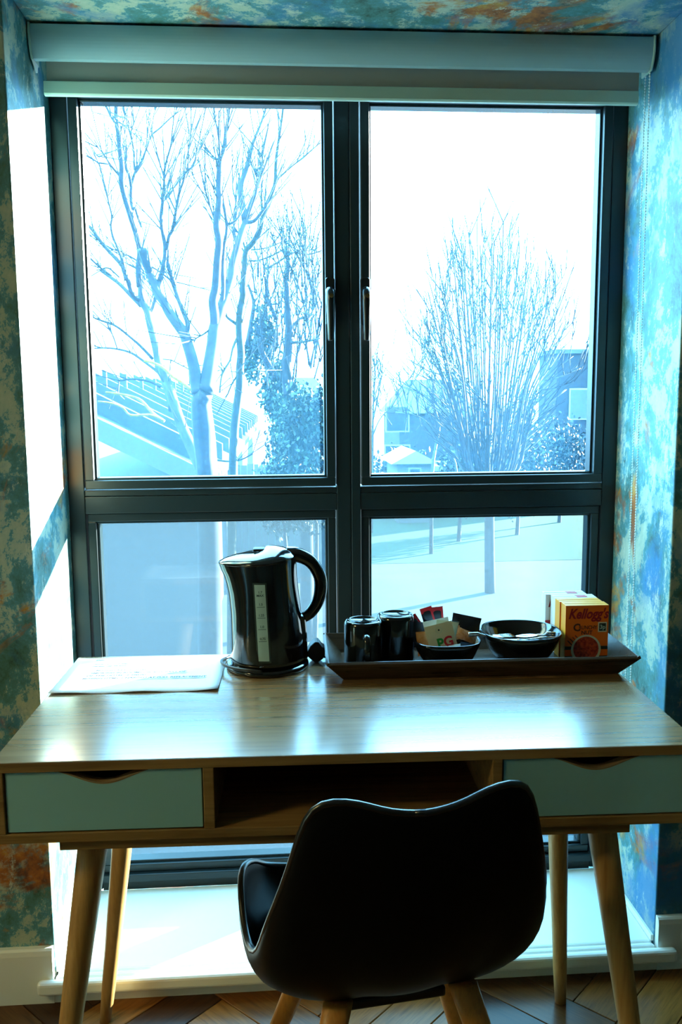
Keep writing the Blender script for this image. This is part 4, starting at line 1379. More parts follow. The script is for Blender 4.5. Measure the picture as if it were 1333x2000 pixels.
[430,1540,130,15,411,1573,156,11,384,1620,194,7],
[508,1700,-113,38,502,1700,-67,33,495,1693,-32,29,481,1687,42,24,463,1678,151,19,442,1666,293,15,416,1651,460,10],
[418,1585,334,12,426,1585,356,9,427,1584,384,6],
[418,1585,335,12,429,1596,359,9,433,1614,402,6],
[410,1561,354,12,393,1560,376,9,384,1558,415,6],
[435,1605,241,12,441,1595,263,9,438,1576,307,6],
[435,1540,130,15,407,1533,155,11,372,1524,190,7],
[433,1538,143,15,401,1513,168,11,362,1479,201,7],
[508,1700,-113,38,502,1700,-67,33,484,1682,-31,29,472,1666,43,24,457,1645,138,19,439,1612,276,15,418,1572,434,10],
[429,1585,335,12,417,1612,361,9,415,1650,406,6],
[438,1589,215,12,427,1614,239,9,425,1653,285,6],
[429,1585,328,12,439,1591,351,9,442,1602,395,6],
[428,1585,338,12,412,1585,360,9,402,1585,397,6],
[456,1604,58,15,426,1593,85,11,388,1577,122,7],
[493,1742,-1,15,458,1712,30,11,412,1673,71,7],
[509,1700,-113,38,503,1700,-67,33,477,1666,-29,29,465,1637,44,24,450,1596,139,19,428,1546,251,15,402,1484,375,10],
[430,1576,304,12,417,1592,328,9,411,1610,362,6],
[430,1576,306,12,442,1594,330,9,451,1627,380,6],
[443,1605,233,12,425,1598,255,9,414,1589,287,6],
[428,1546,253,12,439,1559,276,9,446,1582,319,6],
[457,1604,59,15,433,1623,85,11,404,1649,122,7],
[494,1773,68,15,467,1787,97,11,433,1805,138,7],
[509,1700,-113,38,503,1700,-67,33,504,1723,-34,29,498,1745,39,24,492,1778,155,19,485,1821,308,15,477,1874,500,10],
[372,1353,374,12,360,1367,396,9,356,1383,424,6],
[429,1546,244,12,437,1539,266,9,437,1532,292,6],
[445,1605,229,12,430,1616,253,9,425,1634,300,6],
[420,1561,365,12,402,1550,385,9,390,1536,413,6],
[502,1742,2,15,472,1741,32,11,435,1739,72,7],
[493,1778,148,15,467,1797,178,11,434,1822,219,7],
[509,1700,-113,38,504,1700,-67,33,496,1728,-35,29,497,1753,39,24,499,1790,152,19,498,1831,277,15,495,1880,433,10],
[450,1605,226,12,432,1594,248,9,421,1582,276,6],
[451,1605,221,12,440,1629,245,9,437,1660,283,6],
[449,1605,239,12,435,1613,263,9,428,1625,302,6],
[427,1561,370,12,437,1565,392,9,441,1571,429,6],
[443,1540,128,15,409,1505,153,11,369,1460,186,7],
[498,1742,-21,15,469,1745,8,11,433,1749,49,7],
[510,1700,-113,38,505,1700,-67,33,480,1664,-29,29,470,1631,44,24,455,1583,147,19,430,1518,276,15,402,1438,417,10],
[443,1591,342,12,429,1600,366,9,423,1612,402,6],
[453,1605,242,12,463,1603,264,9,464,1601,302,6],
[448,1627,384,12,436,1644,409,9,432,1664,446,6],
[453,1605,250,12,464,1612,274,9,469,1623,311,6],
[470,1631,28,15,447,1652,54,11,419,1680,92,7],
[445,1540,129,15,417,1529,155,11,383,1515,189,7],
[510,1700,-113,38,506,1700,-67,33,501,1720,-34,29,501,1739,39,24,500,1761,124,19,498,1794,259,15,495,1836,427,10],
[446,1594,328,12,459,1605,352,9,466,1626,399,6],
[450,1627,379,12,438,1644,404,9,435,1671,450,6],
[438,1539,269,12,446,1532,290,9,445,1519,331,6],
[434,1532,294,12,423,1550,317,9,422,1581,365,6],
[503,1742,2,15,479,1768,30,11,451,1801,70,7],
[503,1742,10,15,476,1755,39,11,445,1772,79,7],
[510,1700,-113,38,506,1700,-67,33,522,1767,-38,29,528,1829,35,24,539,1925,157,19,557,2030,301,15,579,2159,492,10],
[504,1794,262,12,521,1816,289,9,530,1844,327,6],
[462,1623,310,12,472,1623,333,9,475,1625,369,6],
[461,1623,312,12,446,1624,335,9,439,1626,372,6],
[459,1627,386,12,466,1611,406,9,462,1583,442,6],
[528,1829,44,15,502,1853,74,11,472,1883,116,7],
[506,1761,102,15,483,1792,131,11,456,1831,173,7],
[510,1700,-113,38,507,1700,-67,33,494,1697,-32,29,492,1694,41,24,490,1690,132,19,481,1684,283,15,470,1676,462,10],
[440,1519,328,12,452,1528,351,9,459,1544,393,6],
[462,1627,391,12,475,1638,416,9,483,1657,465,6],
[463,1627,380,12,476,1638,405,9,483,1656,447,6],
[461,1626,397,12,443,1609,417,9,430,1582,453,6],
[510,1773,72,15,485,1793,101,11,456,1818,143,7],
[504,1742,-1,15,476,1747,27,11,444,1754,68,7],
[511,1700,-113,38,508,1700,-67,33,505,1723,-34,29,509,1745,39,24,517,1781,165,19,525,1825,319,15,535,1878,512,10],
[483,1656,446,12,493,1652,468,9,496,1647,496,6],
[519,1794,250,12,504,1801,275,9,499,1811,324,6],
[523,1816,287,12,539,1830,314,9,549,1853,366,6],
[453,1528,348,12,466,1535,370,9,472,1547,413,6],
[513,1761,94,15,486,1776,123,11,458,1796,164,7],
[505,1723,-38,15,468,1690,-7,11,428,1648,35,7],
[511,1700,-113,38,509,1700,-67,33,498,1652,-29,29,482,1608,45,24,461,1548,139,19,435,1461,260,15,403,1356,388,10],
[470,1623,327,12,455,1620,349,9,448,1617,379,6],
[471,1605,215,12,459,1613,238,9,454,1624,277,6],
[514,1794,266,12,495,1780,290,9,483,1759,329,6],
[487,1684,287,12,501,1693,312,9,508,1707,354,6],
[520,1773,60,15,492,1782,90,11,462,1794,131,7],
[516,1761,86,15,479,1728,115,11,439,1688,154,7],
[512,1700,-113,38,511,1700,-67,33,506,1696,-32,29,505,1692,41,24,503,1687,152,19,502,1679,303,15,500,1669,480,10],
[530,1794,267,12,540,1781,291,9,538,1756,338,6],
[530,1794,257,12,538,1772,281,9,536,1747,309,6],
[467,1535,379,12,450,1517,398,9,438,1490,427,6],
[505,1693,328,12,489,1684,350,9,479,1667,395,6],
[521,1761,105,15,486,1738,134,11,451,1711,173,7],
[521,1761,97,15,487,1739,126,11,451,1712,165,7],
[512,1700,-113,38,510,1700,-67,33,487,1634,-27,29,473,1574,47,24,456,1499,131,19,429,1376,251,15,395,1225,369,10],
[507,1693,327,12,520,1691,351,9,523,1688,398,6],
[530,1794,243,12,514,1788,267,9,505,1782,297,6],
[511,1707,355,12,525,1712,379,9,532,1722,427,6],
[540,1830,307,12,555,1834,333,9,561,1840,369,6],
[522,1773,66,15,487,1754,96,11,452,1731,136,7],
[513,1742,1,15,490,1770,29,11,467,1805,69,7],
[512,1700,-113,38,511,1700,-67,33,492,1630,-27,29,475,1565,47,24,450,1467,148,19,425,1362,241,15,394,1234,336,10],
[512,1712,381,12,496,1708,404,9,489,1702,435,6],
[510,1707,355,12,493,1696,377,9,483,1678,417,6],
[429,1376,258,12,416,1371,277,9,409,1364,311,6],
[506,1693,324,12,488,1674,345,9,475,1645,381,6],
[492,1630,-24,15,469,1654,2,11,447,1682,40,7],
[523,1761,101,15,491,1752,130,11,459,1741,169,7],
[513,1700,-113,38,513,1700,-67,33,491,1635,-27,29,480,1574,47,24,466,1496,134,19,440,1384,244,15,407,1247,354,10],
[494,1605,206,12,509,1611,229,9,517,1621,275,6],
[524,1712,367,12,505,1692,388,9,495,1669,415,6],
[439,1384,239,12,452,1386,259,9,457,1389,288,6],
[518,1688,393,12,503,1680,415,9,496,1671,443,6],
[521,1742,19,15,551,1747,47,11,584,1754,87,7],
[530,1761,100,15,567,1793,129,11,609,1833,170,7],
[513,1700,-113,38,514,1700,-67,33,531,1745,-37,29,541,1786,37,24,554,1837,131,19,578,1907,265,15,609,1993,439,10],
[567,1840,373,12,581,1836,398,9,585,1828,449,6],
[502,1611,224,12,493,1626,248,9,493,1647,284,6],
[499,1605,200,12,489,1612,223,9,486,1621,255,6],
[540,1747,303,12,553,1741,326,9,557,1733,357,6],
[531,1745,-17,15,553,1720,13,11,575,1688,54,7],
[530,1742,18,15,561,1748,46,11,594,1757,86,7],
[513,1700,-113,38,514,1700,-67,33,527,1709,-34,29,528,1717,40,24,528,1727,123,19,536,1745,281,15,545,1767,474,10],
[529,1712,375,12,522,1735,402,9,527,1774,454,6],
[540,1756,331,12,561,1780,358,9,575,1808,395,6],
[530,1712,379,12,545,1718,404,9,554,1727,450,6],
[533,1722,426,12,545,1715,449,9,548,1703,489,6],
[528,1717,32,15,564,1745,59,11,605,1780,99,7],
[536,1745,-2,15,555,1710,29,11,573,1665,69,7],
[513,1700,-113,38,515,1700,-67,33,501,1645,-28,29,493,1594,46,24,480,1519,145,19,454,1406,277,15,421,1268,409,10],
[535,1715,452,12,551,1718,477,9,559,1723,516,6],
[581,1907,256,12,569,1913,283,9,566,1922,331,6],
[544,1756,339,12,527,1739,361,9,517,1717,391,6],
[527,1688,407,12,544,1695,431,9,553,1703,467,6],
[529,1745,5,15,565,1773,33,11,608,1808,72,7],
[541,1786,36,15,569,1778,65,11,598,1766,106,7],
[514,1700,-113,38,516,1700,-67,33,513,1690,-32,29,517,1681,42,24,522,1671,124,19,525,1651,285,15,528,1626,473,10],
[516,1621,260,12,501,1607,281,9,492,1587,317,6],
[462,1406,274,12,449,1396,293,9,443,1384,318,6],
[512,1611,225,12,533,1636,249,9,549,1669,289,6],
[458,1389,281,12,469,1383,300,9,472,1375,330,6],
[532,1742,21,15,569,1774,48,11,615,1816,88,7],
[516,1700,-39,15,549,1720,-13,11,593,1757,25,7],
[514,1700,-113,38,517,1700,-67,33,523,1713,-34,29,532,1726,40,24,545,1746,157,19,558,1770,302,15,574,1800,481,10],
[549,1718,394,12,561,1705,416,9,563,1688,452,6],
[459,1389,283,12,455,1413,305,9,462,1453,349,6],
[518,1621,267,12,533,1621,290,9,540,1620,330,6],
[563,1780,354,12,550,1776,379,9,545,1772,408,6],
[544,1761,90,15,570,1748,118,11,599,1731,158,7],
[523,1671,122,15,560,1706,150,11,606,1750,190,7],
[514,1700,-113,38,517,1700,-67,33,528,1699,-33,29,530,1698,41,24,532,1697,120,19,536,1695,252,15,541,1692,410,10],
[511,1605,191,12,522,1594,214,9,526,1580,245,6],
[513,1611,224,12,502,1610,246,9,498,1609,276,6],
[578,1836,400,12,589,1816,423,9,588,1788,460,6],
[578,1836,400,12,567,1842,426,9,565,1851,472,6],
[541,1745,-4,15,569,1741,24,11,601,1736,65,7],
[547,1761,75,15,572,1746,104,11,600,1727,144,7],
[515,1700,-113,38,518,1700,-67,33,549,1742,-37,29,560,1779,37,24,575,1833,150,19,601,1911,320,15,634,2006,539,10],
[564,1770,299,12,586,1788,326,9,600,1810,366,6],
[557,1733,370,12,540,1710,391,9,528,1676,423,6],
[564,1770,302,12,553,1772,326,9,551,1774,361,6],
[527,1636,253,12,539,1624,275,9,542,1604,318,6],
[544,1720,8,15,581,1750,35,11,628,1791,74,7],
[564,1793,129,15,599,1813,158,11,643,1839,200,7],
[515,1700,-113,38,518,1700,-67,33,518,1664,-30,29,515,1630,44,24,509,1583,143,19,505,1523,259,15,499,1450,388,10],
[597,1816,407,12,583,1805,431,9,574,1787,472,6],
[581,1788,320,12,565,1771,343,9,556,1749,376,6],
[546,1669,283,12,569,1695,309,9,588,1734,357,6],
[520,1594,224,12,507,1584,246,9,501,1571,278,6],
[552,1761,80,15,583,1768,108,11,621,1778,149,7],
[552,1761,85,15,580,1759,114,11,615,1756,154,7],
[515,1700,-113,38,520,1700,-67,33,538,1721,-35,29,550,1740,39,24,566,1768,149,19,588,1797,266,15,615,1833,411,10],
[589,1797,273,12,609,1803,299,9,620,1810,338,6],
[604,1810,368,12,626,1823,395,9,640,1838,430,6],
[528,1580,242,12,538,1560,263,9,538,1530,298,6],
[610,1823,395,12,633,1837,422,9,649,1860,476,6],
[542,1720,11,15,567,1706,40,11,598,1687,79,7],
[560,1779,33,15,590,1781,62,11,629,1784,102,7],
[515,1700,-113,38,520,1700,-67,33,532,1676,-31,29,530,1654,43,24,526,1622,150,19,524,1584,270,15,521,1537,406,10],
[548,1669,282,12,535,1659,305,9,528,1641,349,6],
[507,1523,260,12,499,1525,281,9,497,1526,311,6],
[521,1580,235,12,536,1578,258,9,544,1576,296,6],
[524,1594,229,12,513,1587,251,9,509,1579,280,6],
[562,1779,30,15,597,1796,58,11,641,1819,99,7],
[562,1779,24,15,593,1785,53,11,633,1794,93,7],
[516,1700,-113,38,522,1700,-67,33,514,1634,-27,29,509,1573,46,24,495,1476,153,19,481,1377,247,15,461,1257,344,10],
[533,1560,271,12,545,1546,292,9,550,1532,318,6],
[541,1576,299,12,532,1574,321,9,529,1570,358,6],
[540,1576,292,12,563,1598,317,9,581,1629,358,6],
[590,1734,349,12,585,1752,375,9,590,1774,410,6],
[563,1761,87,15,593,1764,115,11,633,1768,155,7],
[529,1654,41,15,547,1620,69,11,569,1573,107,7],
[516,1700,-113,38,523,1700,-67,33,544,1740,-36,29,566,1777,37,24,592,1825,136,19,629,1891,281,15,674,1973,467,10],
[624,1823,390,12,613,1819,414,9,610,1813,464,6],
[627,1891,268,12,648,1896,294,9,661,1900,331,6],
[607,1803,300,12,600,1813,326,9,603,1826,365,6],
[631,1837,414,12,623,1843,440,9,624,1853,486,6],
[548,1720,15,15,576,1718,44,11,614,1717,83,7],
[559,1748,45,15,596,1777,73,11,649,1818,113,7],
[516,1700,-113,38,523,1700,-67,33,533,1683,-32,29,538,1668,42,24,545,1650,126,19,553,1627,236,15,562,1597,364,10],
[540,1594,203,12,555,1588,226,9,562,1580,262,6],
[553,1627,238,12,576,1646,263,9,592,1667,294,6],
[553,1627,237,12,540,1612,259,9,533,1589,296,6],
[610,1803,307,12,626,1792,331,9,633,1780,361,6],
[545,1720,-22,15,580,1743,4,11,629,1775,43,7],
[545,1720,-22,15,565,1689,8,11,591,1647,49,7],
[517,1700,-113,38,525,1700,-67,33,550,1749,-37,29,576,1794,36,24,611,1864,158,19,649,1917,255,15,696,1983,378,10],
[589,1667,291,12,611,1678,315,9,626,1691,352,6],
[648,1917,253,12,668,1914,280,9,679,1910,314,6],
[633,1792,332,12,649,1780,355,9,653,1760,404,6],
[653,1896,299,12,679,1911,327,9,696,1928,361,6],
[538,1700,-43,15,588,1778,-21,11,642,1819,17,7],
[611,1864,157,15,634,1838,186,11,666,1803,225,7],
[517,1700,-113,38,525,1700,-67,33,551,1697,-33,29,557,1694,41,24,565,1690,132,19,587,1685,251,15,613,1680,394,10],
[631,1792,329,12,623,1794,354,9,624,1798,401,6],
[693,1983,375,12,715,1983,403,9,727,1983,455,6],
[553,1594,207,12,568,1585,229,9,575,1572,264,6],
[655,1896,304,12,670,1876,329,9,675,1853,365,6],
[552,1697,-37,15,582,1703,-9,11,625,1711,30,7],
[561,1720,-8,15,595,1742,19,11,646,1773,58,7],
[517,1700,-113,38,526,1700,-67,33,525,1636,-28,29,523,1579,46,24,517,1504,135,19,517,1436,206,15,514,1354,284,10],
[566,1585,238,12,555,1572,260,9,551,1555,290,6],
[670,1876,326,12,666,1891,354,9,673,1914,401,6],
[675,1910,311,12,671,1923,339,9,678,1948,395,6],
[570,1572,266,12,591,1581,289,9,606,1595,332,6],
[571,1745,59,15,591,1712,88,11,617,1664,127,7],
[572,1745,60,15,605,1761,89,11,654,1784,129,7],
[517,1700,-113,38,526,1700,-67,33,576,1777,-40,29,601,1840,34,24,633,1920,134,19,683,2007,249,15,748,2115,400,10],
[672,1910,317,12,702,1938,347,9,729,1983,406,6],
[564,1585,242,12,560,1594,266,9,564,1606,298,6],
[516,1436,210,12,503,1416,229,9,493,1379,264,6],
[514,1436,202,12,512,1452,224,9,518,1473,255,6],
[582,1754,89,15,606,1734,118,11,638,1706,157,7],
[571,1743,0,15,603,1753,28,11,650,1768,68,7],
[518,1700,-113,38,527,1700,-67,33,576,1773,-39,29,602,1832,34,24,633,1901,125,19,681,1979,230,15,742,2073,367,10],
[677,1876,330,12,672,1886,357,9,677,1901,400,6],
[678,1876,333,12,693,1855,357,9,697,1828,396,6],
[675,1876,322,12,665,1867,347,9,662,1855,378,6],
[571,1585,232,12,597,1608,256,9,619,1643,301,6],
[574,1743,-1,15,595,1718,29,11,627,1682,70,7],
[586,1754,81,15,618,1762,110,11,665,1773,150,7],
[518,1700,-113,38,529,1700,-67,33,548,1687,-32,29,559,1675,41,24,572,1660,138,19,595,1643,239,15,622,1623,357,10],
[686,1855,351,12,703,1836,375,9,708,1811,411,6],
[610,1595,340,12,631,1602,364,9,646,1610,396,6],
[594,1643,235,12,606,1617,256,9,610,1590,282,6],
[689,1979,235,12,677,1961,261,9,670,1932,305,6],
[592,1785,49,15,619,1777,79,11,661,1764,119,7],
[549,1620,72,15,567,1590,99,11,594,1545,136,7],
[518,1700,-113,38,529,1700,-67,33,539,1628,-27,29,534,1570,46,24,526,1497,131,19,524,1423,207,15,520,1332,290,10],
[525,1423,210,12,521,1426,231,9,523,1433,274,6],
[640,1839,195,12,666,1853,222,9,685,1869,258,6],
[685,1876,327,12,683,1893,355,9,692,1920,401,6],
[689,1910,308,12,677,1893,333,9,672,1874,362,6],
[598,1766,104,15,626,1762,133,11,669,1754,173,7],
[583,1778,-25,15,609,1765,5,11,648,1746,47,7],
[519,1700,-113,38,530,1700,-67,33,564,1716,-35,29,582,1730,39,24,604,1749,147,19,634,1762,218,15,671,1779,306,10],
[607,1590,277,12,602,1590,300,9,603,1589,333,6],
[611,1617,268,12,640,1642,293,9,663,1672,330,6],
[604,1643,227,12,596,1637,250,9,596,1629,283,6],
[612,1617,270,12,600,1597,292,9,594,1569,320,6],
[580,1743,3,15,613,1757,31,11,666,1778,70,7],
[588,1757,28,15,609,1733,57,11,644,1695,98,7],
[519,1700,-113,38,531,1700,-67,33,561,1721,-35,29,583,1738,39,24,611,1765,153,19,644,1787,249,15,685,1815,367,10],
[618,1643,302,12,613,1643,326,9,615,1644,370,6],
[596,1608,260,12,625,1633,285,9,647,1662,323,6],
[694,1855,358,12,689,1858,384,9,693,1862,432,6],
[594,1608,252,12,617,1616,275,9,633,1627,323,6],
[582,1738,39,15,606,1721,68,11,644,1696,108,7],
[584,1757,19,15,614,1761,48,11,663,1766,88,7],
[519,1700,-113,38,531,1700,-67,33,555,1658,-30,29,558,1626,44,24,562,1587,128,19,582,1552,194,15,604,1509,269,10],
[700,1869,252,12,698,1880,279,9,705,1893,312,6],
[670,1803,227,12,694,1804,253,9,709,1805,291,6],
[574,1552,178,12,588,1530,199,9,593,1506,228,6],
[585,1552,201,12,577,1540,223,9,572,1518,263,6],
[593,1757,19,15,620,1748,48,11,663,1734,88,7],
[592,1778,-26,15,626,1795,2,11,683,1820,42,7],
[519,1700,-113,38,532,1700,-67,33,549,1647,-29,29,552,1604,45,24,549,1540,149,19,562,1487,223,15,575,1423,306,10],
[687,1869,264,12,716,1882,291,9,736,1895,328,6],
[636,1642,299,12,633,1649,323,9,638,1658,354,6],
[695,1880,277,12,712,1855,301,9,718,1830,331,6],
[628,1633,287,12,626,1640,311,9,632,1655,358,6],
[551,1604,45,15,569,1575,73,11,598,1531,109,7],
[604,1761,90,15,625,1734,119,11,659,1694,157,7],
[520,1700,-113,38,532,1700,-67,33,572,1716,-35,29,590,1728,39,24,612,1743,125,19,643,1754,186,15,680,1768,262,10],
[636,1768,162,12,655,1753,186,9,663,1732,228,6],
[688,1804,254,12,688,1821,281,9,700,1848,325,6],
[704,1869,247,12,728,1868,273,9,743,1866,319,6],
[587,1552,195,12,581,1544,217,9,579,1530,257,6],
[608,1734,115,15,643,1755,143,11,702,1788,184,7],
[577,1703,-2,15,595,1669,28,11,625,1618,68,7],
[520,1700,-113,38,534,1700,-67,33,589,1741,-37,29,611,1771,37,24,639,1807,128,19,685,1839,207,15,742,1880,306,10],
[727,1868,280,12,743,1841,303,9,748,1810,336,6],
[663,1732,229,12,654,1716,252,9,647,1685,299,6],
[711,1805,286,12,713,1825,313,9,728,1857,358,6],
[596,1506,230,12,621,1517,252,9,640,1534,297,6],
[611,1761,45,15,634,1741,74,11,674,1711,114,7],
[592,1741,-31,15,613,1714,0,11,649,1671,41,7],
[520,1700,-113,38,534,1700,-67,33,595,1782,-40,29,629,1845,33,24,673,1925,133,19,731,1981,197,15,804,2050,280,10],
[655,1753,184,12,682,1763,209,9,701,1774,244,6],
[678,1732,230,12,708,1751,256,9,734,1782,310,6],
[730,1981,196,12,720,1965,224,9,719,1945,256,6],
[695,1839,207,12,692,1845,233,9,699,1852,266,6],
[596,1742,13,15,621,1731,42,11,666,1715,82,7],
[630,1845,33,15,655,1826,64,11,697,1797,106,7],
[521,1700,-113,38,536,1700,-67,33,567,1671,-31,29,578,1648,42,24,591,1621,130,19,622,1609,142,15,660,1596,155,10],
[650,1596,152,12,676,1603,175,9,694,1614,224,6],
[639,1596,149,12,659,1586,171,9,668,1572,217,6],
[653,1596,153,12,673,1589,176,9,685,1580,213,6],
[643,1596,150,12,658,1573,172,9,661,1541,214,6],
[608,1721,72,15,644,1745,100,11,708,1782,140,7],
[591,1741,-30,15,623,1751,-2,11,680,1768,37,7],
[521,1700,-113,38,536,1700,-67,33,586,1752,-38,29,618,1793,36,24,662,1853,149,19,716,1878,168,15,784,1908,192,10],
[703,1788,173,12,698,1785,198,9,701,1780,240,6],
[648,1586,173,12,678,1608,197,9,703,1636,237,6],
[650,1586,174,12,647,1587,197,9,652,1589,240,6],
[642,1586,171,12,667,1592,194,9,684,1599,232,6],
[605,1721,73,15,635,1727,101,11,689,1735,140,7],
[661,1853,147,15,697,1870,178,11,761,1897,221,7]],
'E': [[469,2200,-417,57,471,2200,-87,49,491,2255,-12,42,501,2263,46,35,483,2273,118,28,491,2281,176,21],
[552,2200,-197,42,540,2221,-61,38,515,2227,-25,33,491,2232,1,28],
[498,2263,31,28,525,2262,89,23,547,2262,140,17,561,2262,190,11],
[487,2273,104,25,452,2268,133,21,415,2263,155,16,378,2259,176,11],
[496,2263,17,25,457,2250,61,21,411,2239,79,16,367,2229,91,11],
[515,2263,39,16,517,2265,65,11,518,2266,88,7],
[360,2229,48,16,343,2228,74,11,323,2228,97,7],
[498,2273,135,16,512,2276,161,11,528,2280,184,7],
[482,2273,99,16,481,2271,125,11,479,2270,148,7],
[398,2229,19,16,400,2232,45,11,404,2235,68,7],
[552,2262,163,16,530,2258,189,11,506,2255,212,7],
[370,2229,131,16,391,2233,156,11,416,2238,179,7],
[359,2229,98,16,375,2232,124,11,393,2235,146,7],
[399,2235,136,16,387,2234,161,11,373,2233,184,7],
[343,2228,88,16,345,2229,114,11,348,2229,137,7],
[379,2229,92,16,379,2231,117,11,380,2233,140,7],
[494,2273,143,16,481,2269,169,11,467,2265,192,7],
[534,2265,69,16,546,2265,95,11,559,2266,118,7],
[409,2239,88,16,404,2243,113,11,399,2246,136,7],
[490,2263,24,16,488,2260,51,11,487,2257,74,7],
[436,2250,68,16,436,2253,94,11,436,2257,116,7],
[414,2238,179,16,428,2240,205,11,444,2243,227,7],
[448,2250,43,16,442,2254,69,11,435,2258,92,7],
[536,2265,49,16,524,2263,75,11,510,2261,98,7],
[513,2276,176,16,519,2271,202,11,525,2267,225,7],
[512,2265,63,16,504,2269,89,11,494,2272,113,7],
[414,2263,154,16,432,2268,179,11,453,2272,202,7],
[467,2250,54,16,466,2249,80,11,465,2249,103,7],
[431,2250,28,16,449,2244,54,11,469,2238,77,7],
[504,2269,75,16,521,2264,101,11,539,2260,124,7],
[404,2235,131,16,416,2237,156,11,431,2238,179,7]],
'F': [[341,2600,-417,50,344,2600,-129,43,343,2572,-11,36,345,2564,103,30,350,2557,199,23,346,2553,247,17],
[344,2564,54,30,357,2554,119,24,368,2545,183,18,372,2539,222,12],
[344,2572,5,25,366,2575,54,20,396,2578,86,16,423,2580,102,12],
[343,2572,-44,25,328,2557,38,21,320,2543,119,17,318,2532,183,13],
[360,2564,94,17,366,2564,117,12,373,2564,142,8],
[344,2557,203,17,352,2555,226,12,360,2554,251,8],
[371,2564,134,17,365,2560,156,12,359,2555,182,8],
[367,2545,191,17,358,2545,213,12,350,2545,239,8],
[354,2560,142,17,361,2556,165,12,368,2550,190,8],
[323,2564,66,17,317,2563,89,12,310,2562,115,8],
[349,2555,218,17,345,2551,241,12,341,2547,266,8],
[350,2564,63,17,341,2559,86,12,332,2555,112,8],
[329,2564,77,17,342,2563,100,12,354,2562,126,8],
[350,2560,136,17,361,2563,159,12,373,2567,184,8],
[348,2560,147,17,345,2557,170,12,343,2553,195,8],
[335,2557,177,17,331,2554,199,12,327,2551,225,8],
[326,2560,145,17,334,2561,168,12,343,2563,193,8],
[369,2545,201,17,365,2549,224,12,362,2554,249,8],
[372,2575,61,17,367,2576,84,12,361,2577,110,8],
[332,2564,82,17,326,2563,104,12,320,2561,130,8]],
}


def limb(q, d, n, jit=0.0):
    pts = [(d[i] / 100, d[i + 1] / 100, max(GZ + 0.01, d[i + 2] / 100)) for i in range(0, len(d), 4)]
    rr = [d[i + 3] / 1000 for i in range(0, len(d), 4)]
    k = 3 if len(pts) > 2 else 1
    sp = spline(pts, k)
    r2 = []
    for i in range(len(sp)):
        t = i / k
        a = min(int(t), len(rr) - 1)
        c = min(a + 1, len(rr) - 1)
        r2.append(max(0.004, rr[a] + (rr[c] - rr[a]) * (t - a)))
    q.tube(sp, r2, n)
    return sp, r2

def twigs(q, sp, rng, count, length, rad, spread=0.5, up=0.5, start=0.3):
    for _ in range(count):
        i = int(len(sp) * (start + (1 - start) * rng.random()))
        i = min(max(1, i), len(sp) - 1)
        p = sp[i]
        t = (sp[i] - sp[i - 1])
        if t.length < 1e-6:
            continue
        t.normalize()
        d = (t + Vector((rng.uniform(-1, 1), rng.uniform(-1, 1), rng.uniform(-0.6, 1))) * spread + Vector((0, 0, up))).normalized()
        l = length * rng.uniform(0.5, 1.2)
        side = Vector((rng.uniform(-1, 1), rng.uniform(-1, 1), rng.uniform(-.3, .6))) * 0.18 * l
        a, b_, c = p, p + d * l * 0.5 + side * 0.5, p + d * l + side
        q.tube([a, b_, c], [rad, rad * 0.75, rad * 0.4], 3)
        if rng.random() < 0.75:
            d2 = (d + Vector((rng.uniform(-1, 1), rng.uniform(-1, 1), rng.uniform(-.2, 1))) * 0.6).normalized()
            q.tube([b_, b_ + d2 * l * 0.5], [rad * 0.6, rad * 0.35], 3)

def tree(name, label, keys, trunk_n, thick, bark, tw, seed, cat='tree', group=None, first=0):
    rng = random.Random(seed)
    d0 = TREES[keys][0]
    root = thing(name, label, cat, (d0[0] / 100, d0[1] / 100, GZ), 0, group)
    off = Vector((d0[0] / 100, d0[1] / 100, GZ))
    def shift(q):
        q.v = [(p[0] - off.x, p[1] - off.y, p[2] - off.z) for p in q.v]
        return q
    tq, bq, wq = MB(), MB(), MB()
    nb = 0
    for i, d in enumerate(TREES[keys]):
        rmax = max(d[3::4]) / 1000
        if i < trunk_n:
            sp, rr = limb(tq, d, 10)
        elif rmax > thick and nb < 40:
            q = MB()
            sp, rr = limb(q, d, 8)
            shift(q).build('branch', bark, root, smooth=True)
            nb += 1
        else:
            sp, rr = limb(bq, d, 5)
        if tw[0] and i >= first:
            twigs(wq, sp, rng, max(1, int(tw[0] * len(sp) / 8)), tw[1], tw[2], tw[3], tw[4])
    shift(tq).build('trunk', bark, root, smooth=True)
    if bq.v:
        shift(bq).build('branches', bark, root, smooth=True, kind='stuff')
    if wq.v:
        shift(wq).build('twigs', M['twig'], root, kind='stuff')
    return root, off

tA, offA = tree('bare_tree', 'tall bare grey tree forking low just beyond the window', 'A', 1, 0.018, M['bark'], (4.5, 0.55, 0.0075, 0.8, 0.5), 3, first=1)
for d in TREES['L']:
    q = MB()
    limb(q, d, 7)
    q.v = [(p[0] - offA.x, p[1] - offA.y, p[2] - offA.z) for p in q.v]
    o = q.build('lichen_branch', M['lichen'], tA, smooth=True)
    o['label'] = 'yellow lichen covered branch'
tree('bare_tree', 'slim greenish bare tree between the forked tree and the ivy', 'B', 1, 0.02, M['bark_green'], (4.0, 0.55, 0.0085, 0.8, 0.5), 8, first=0)

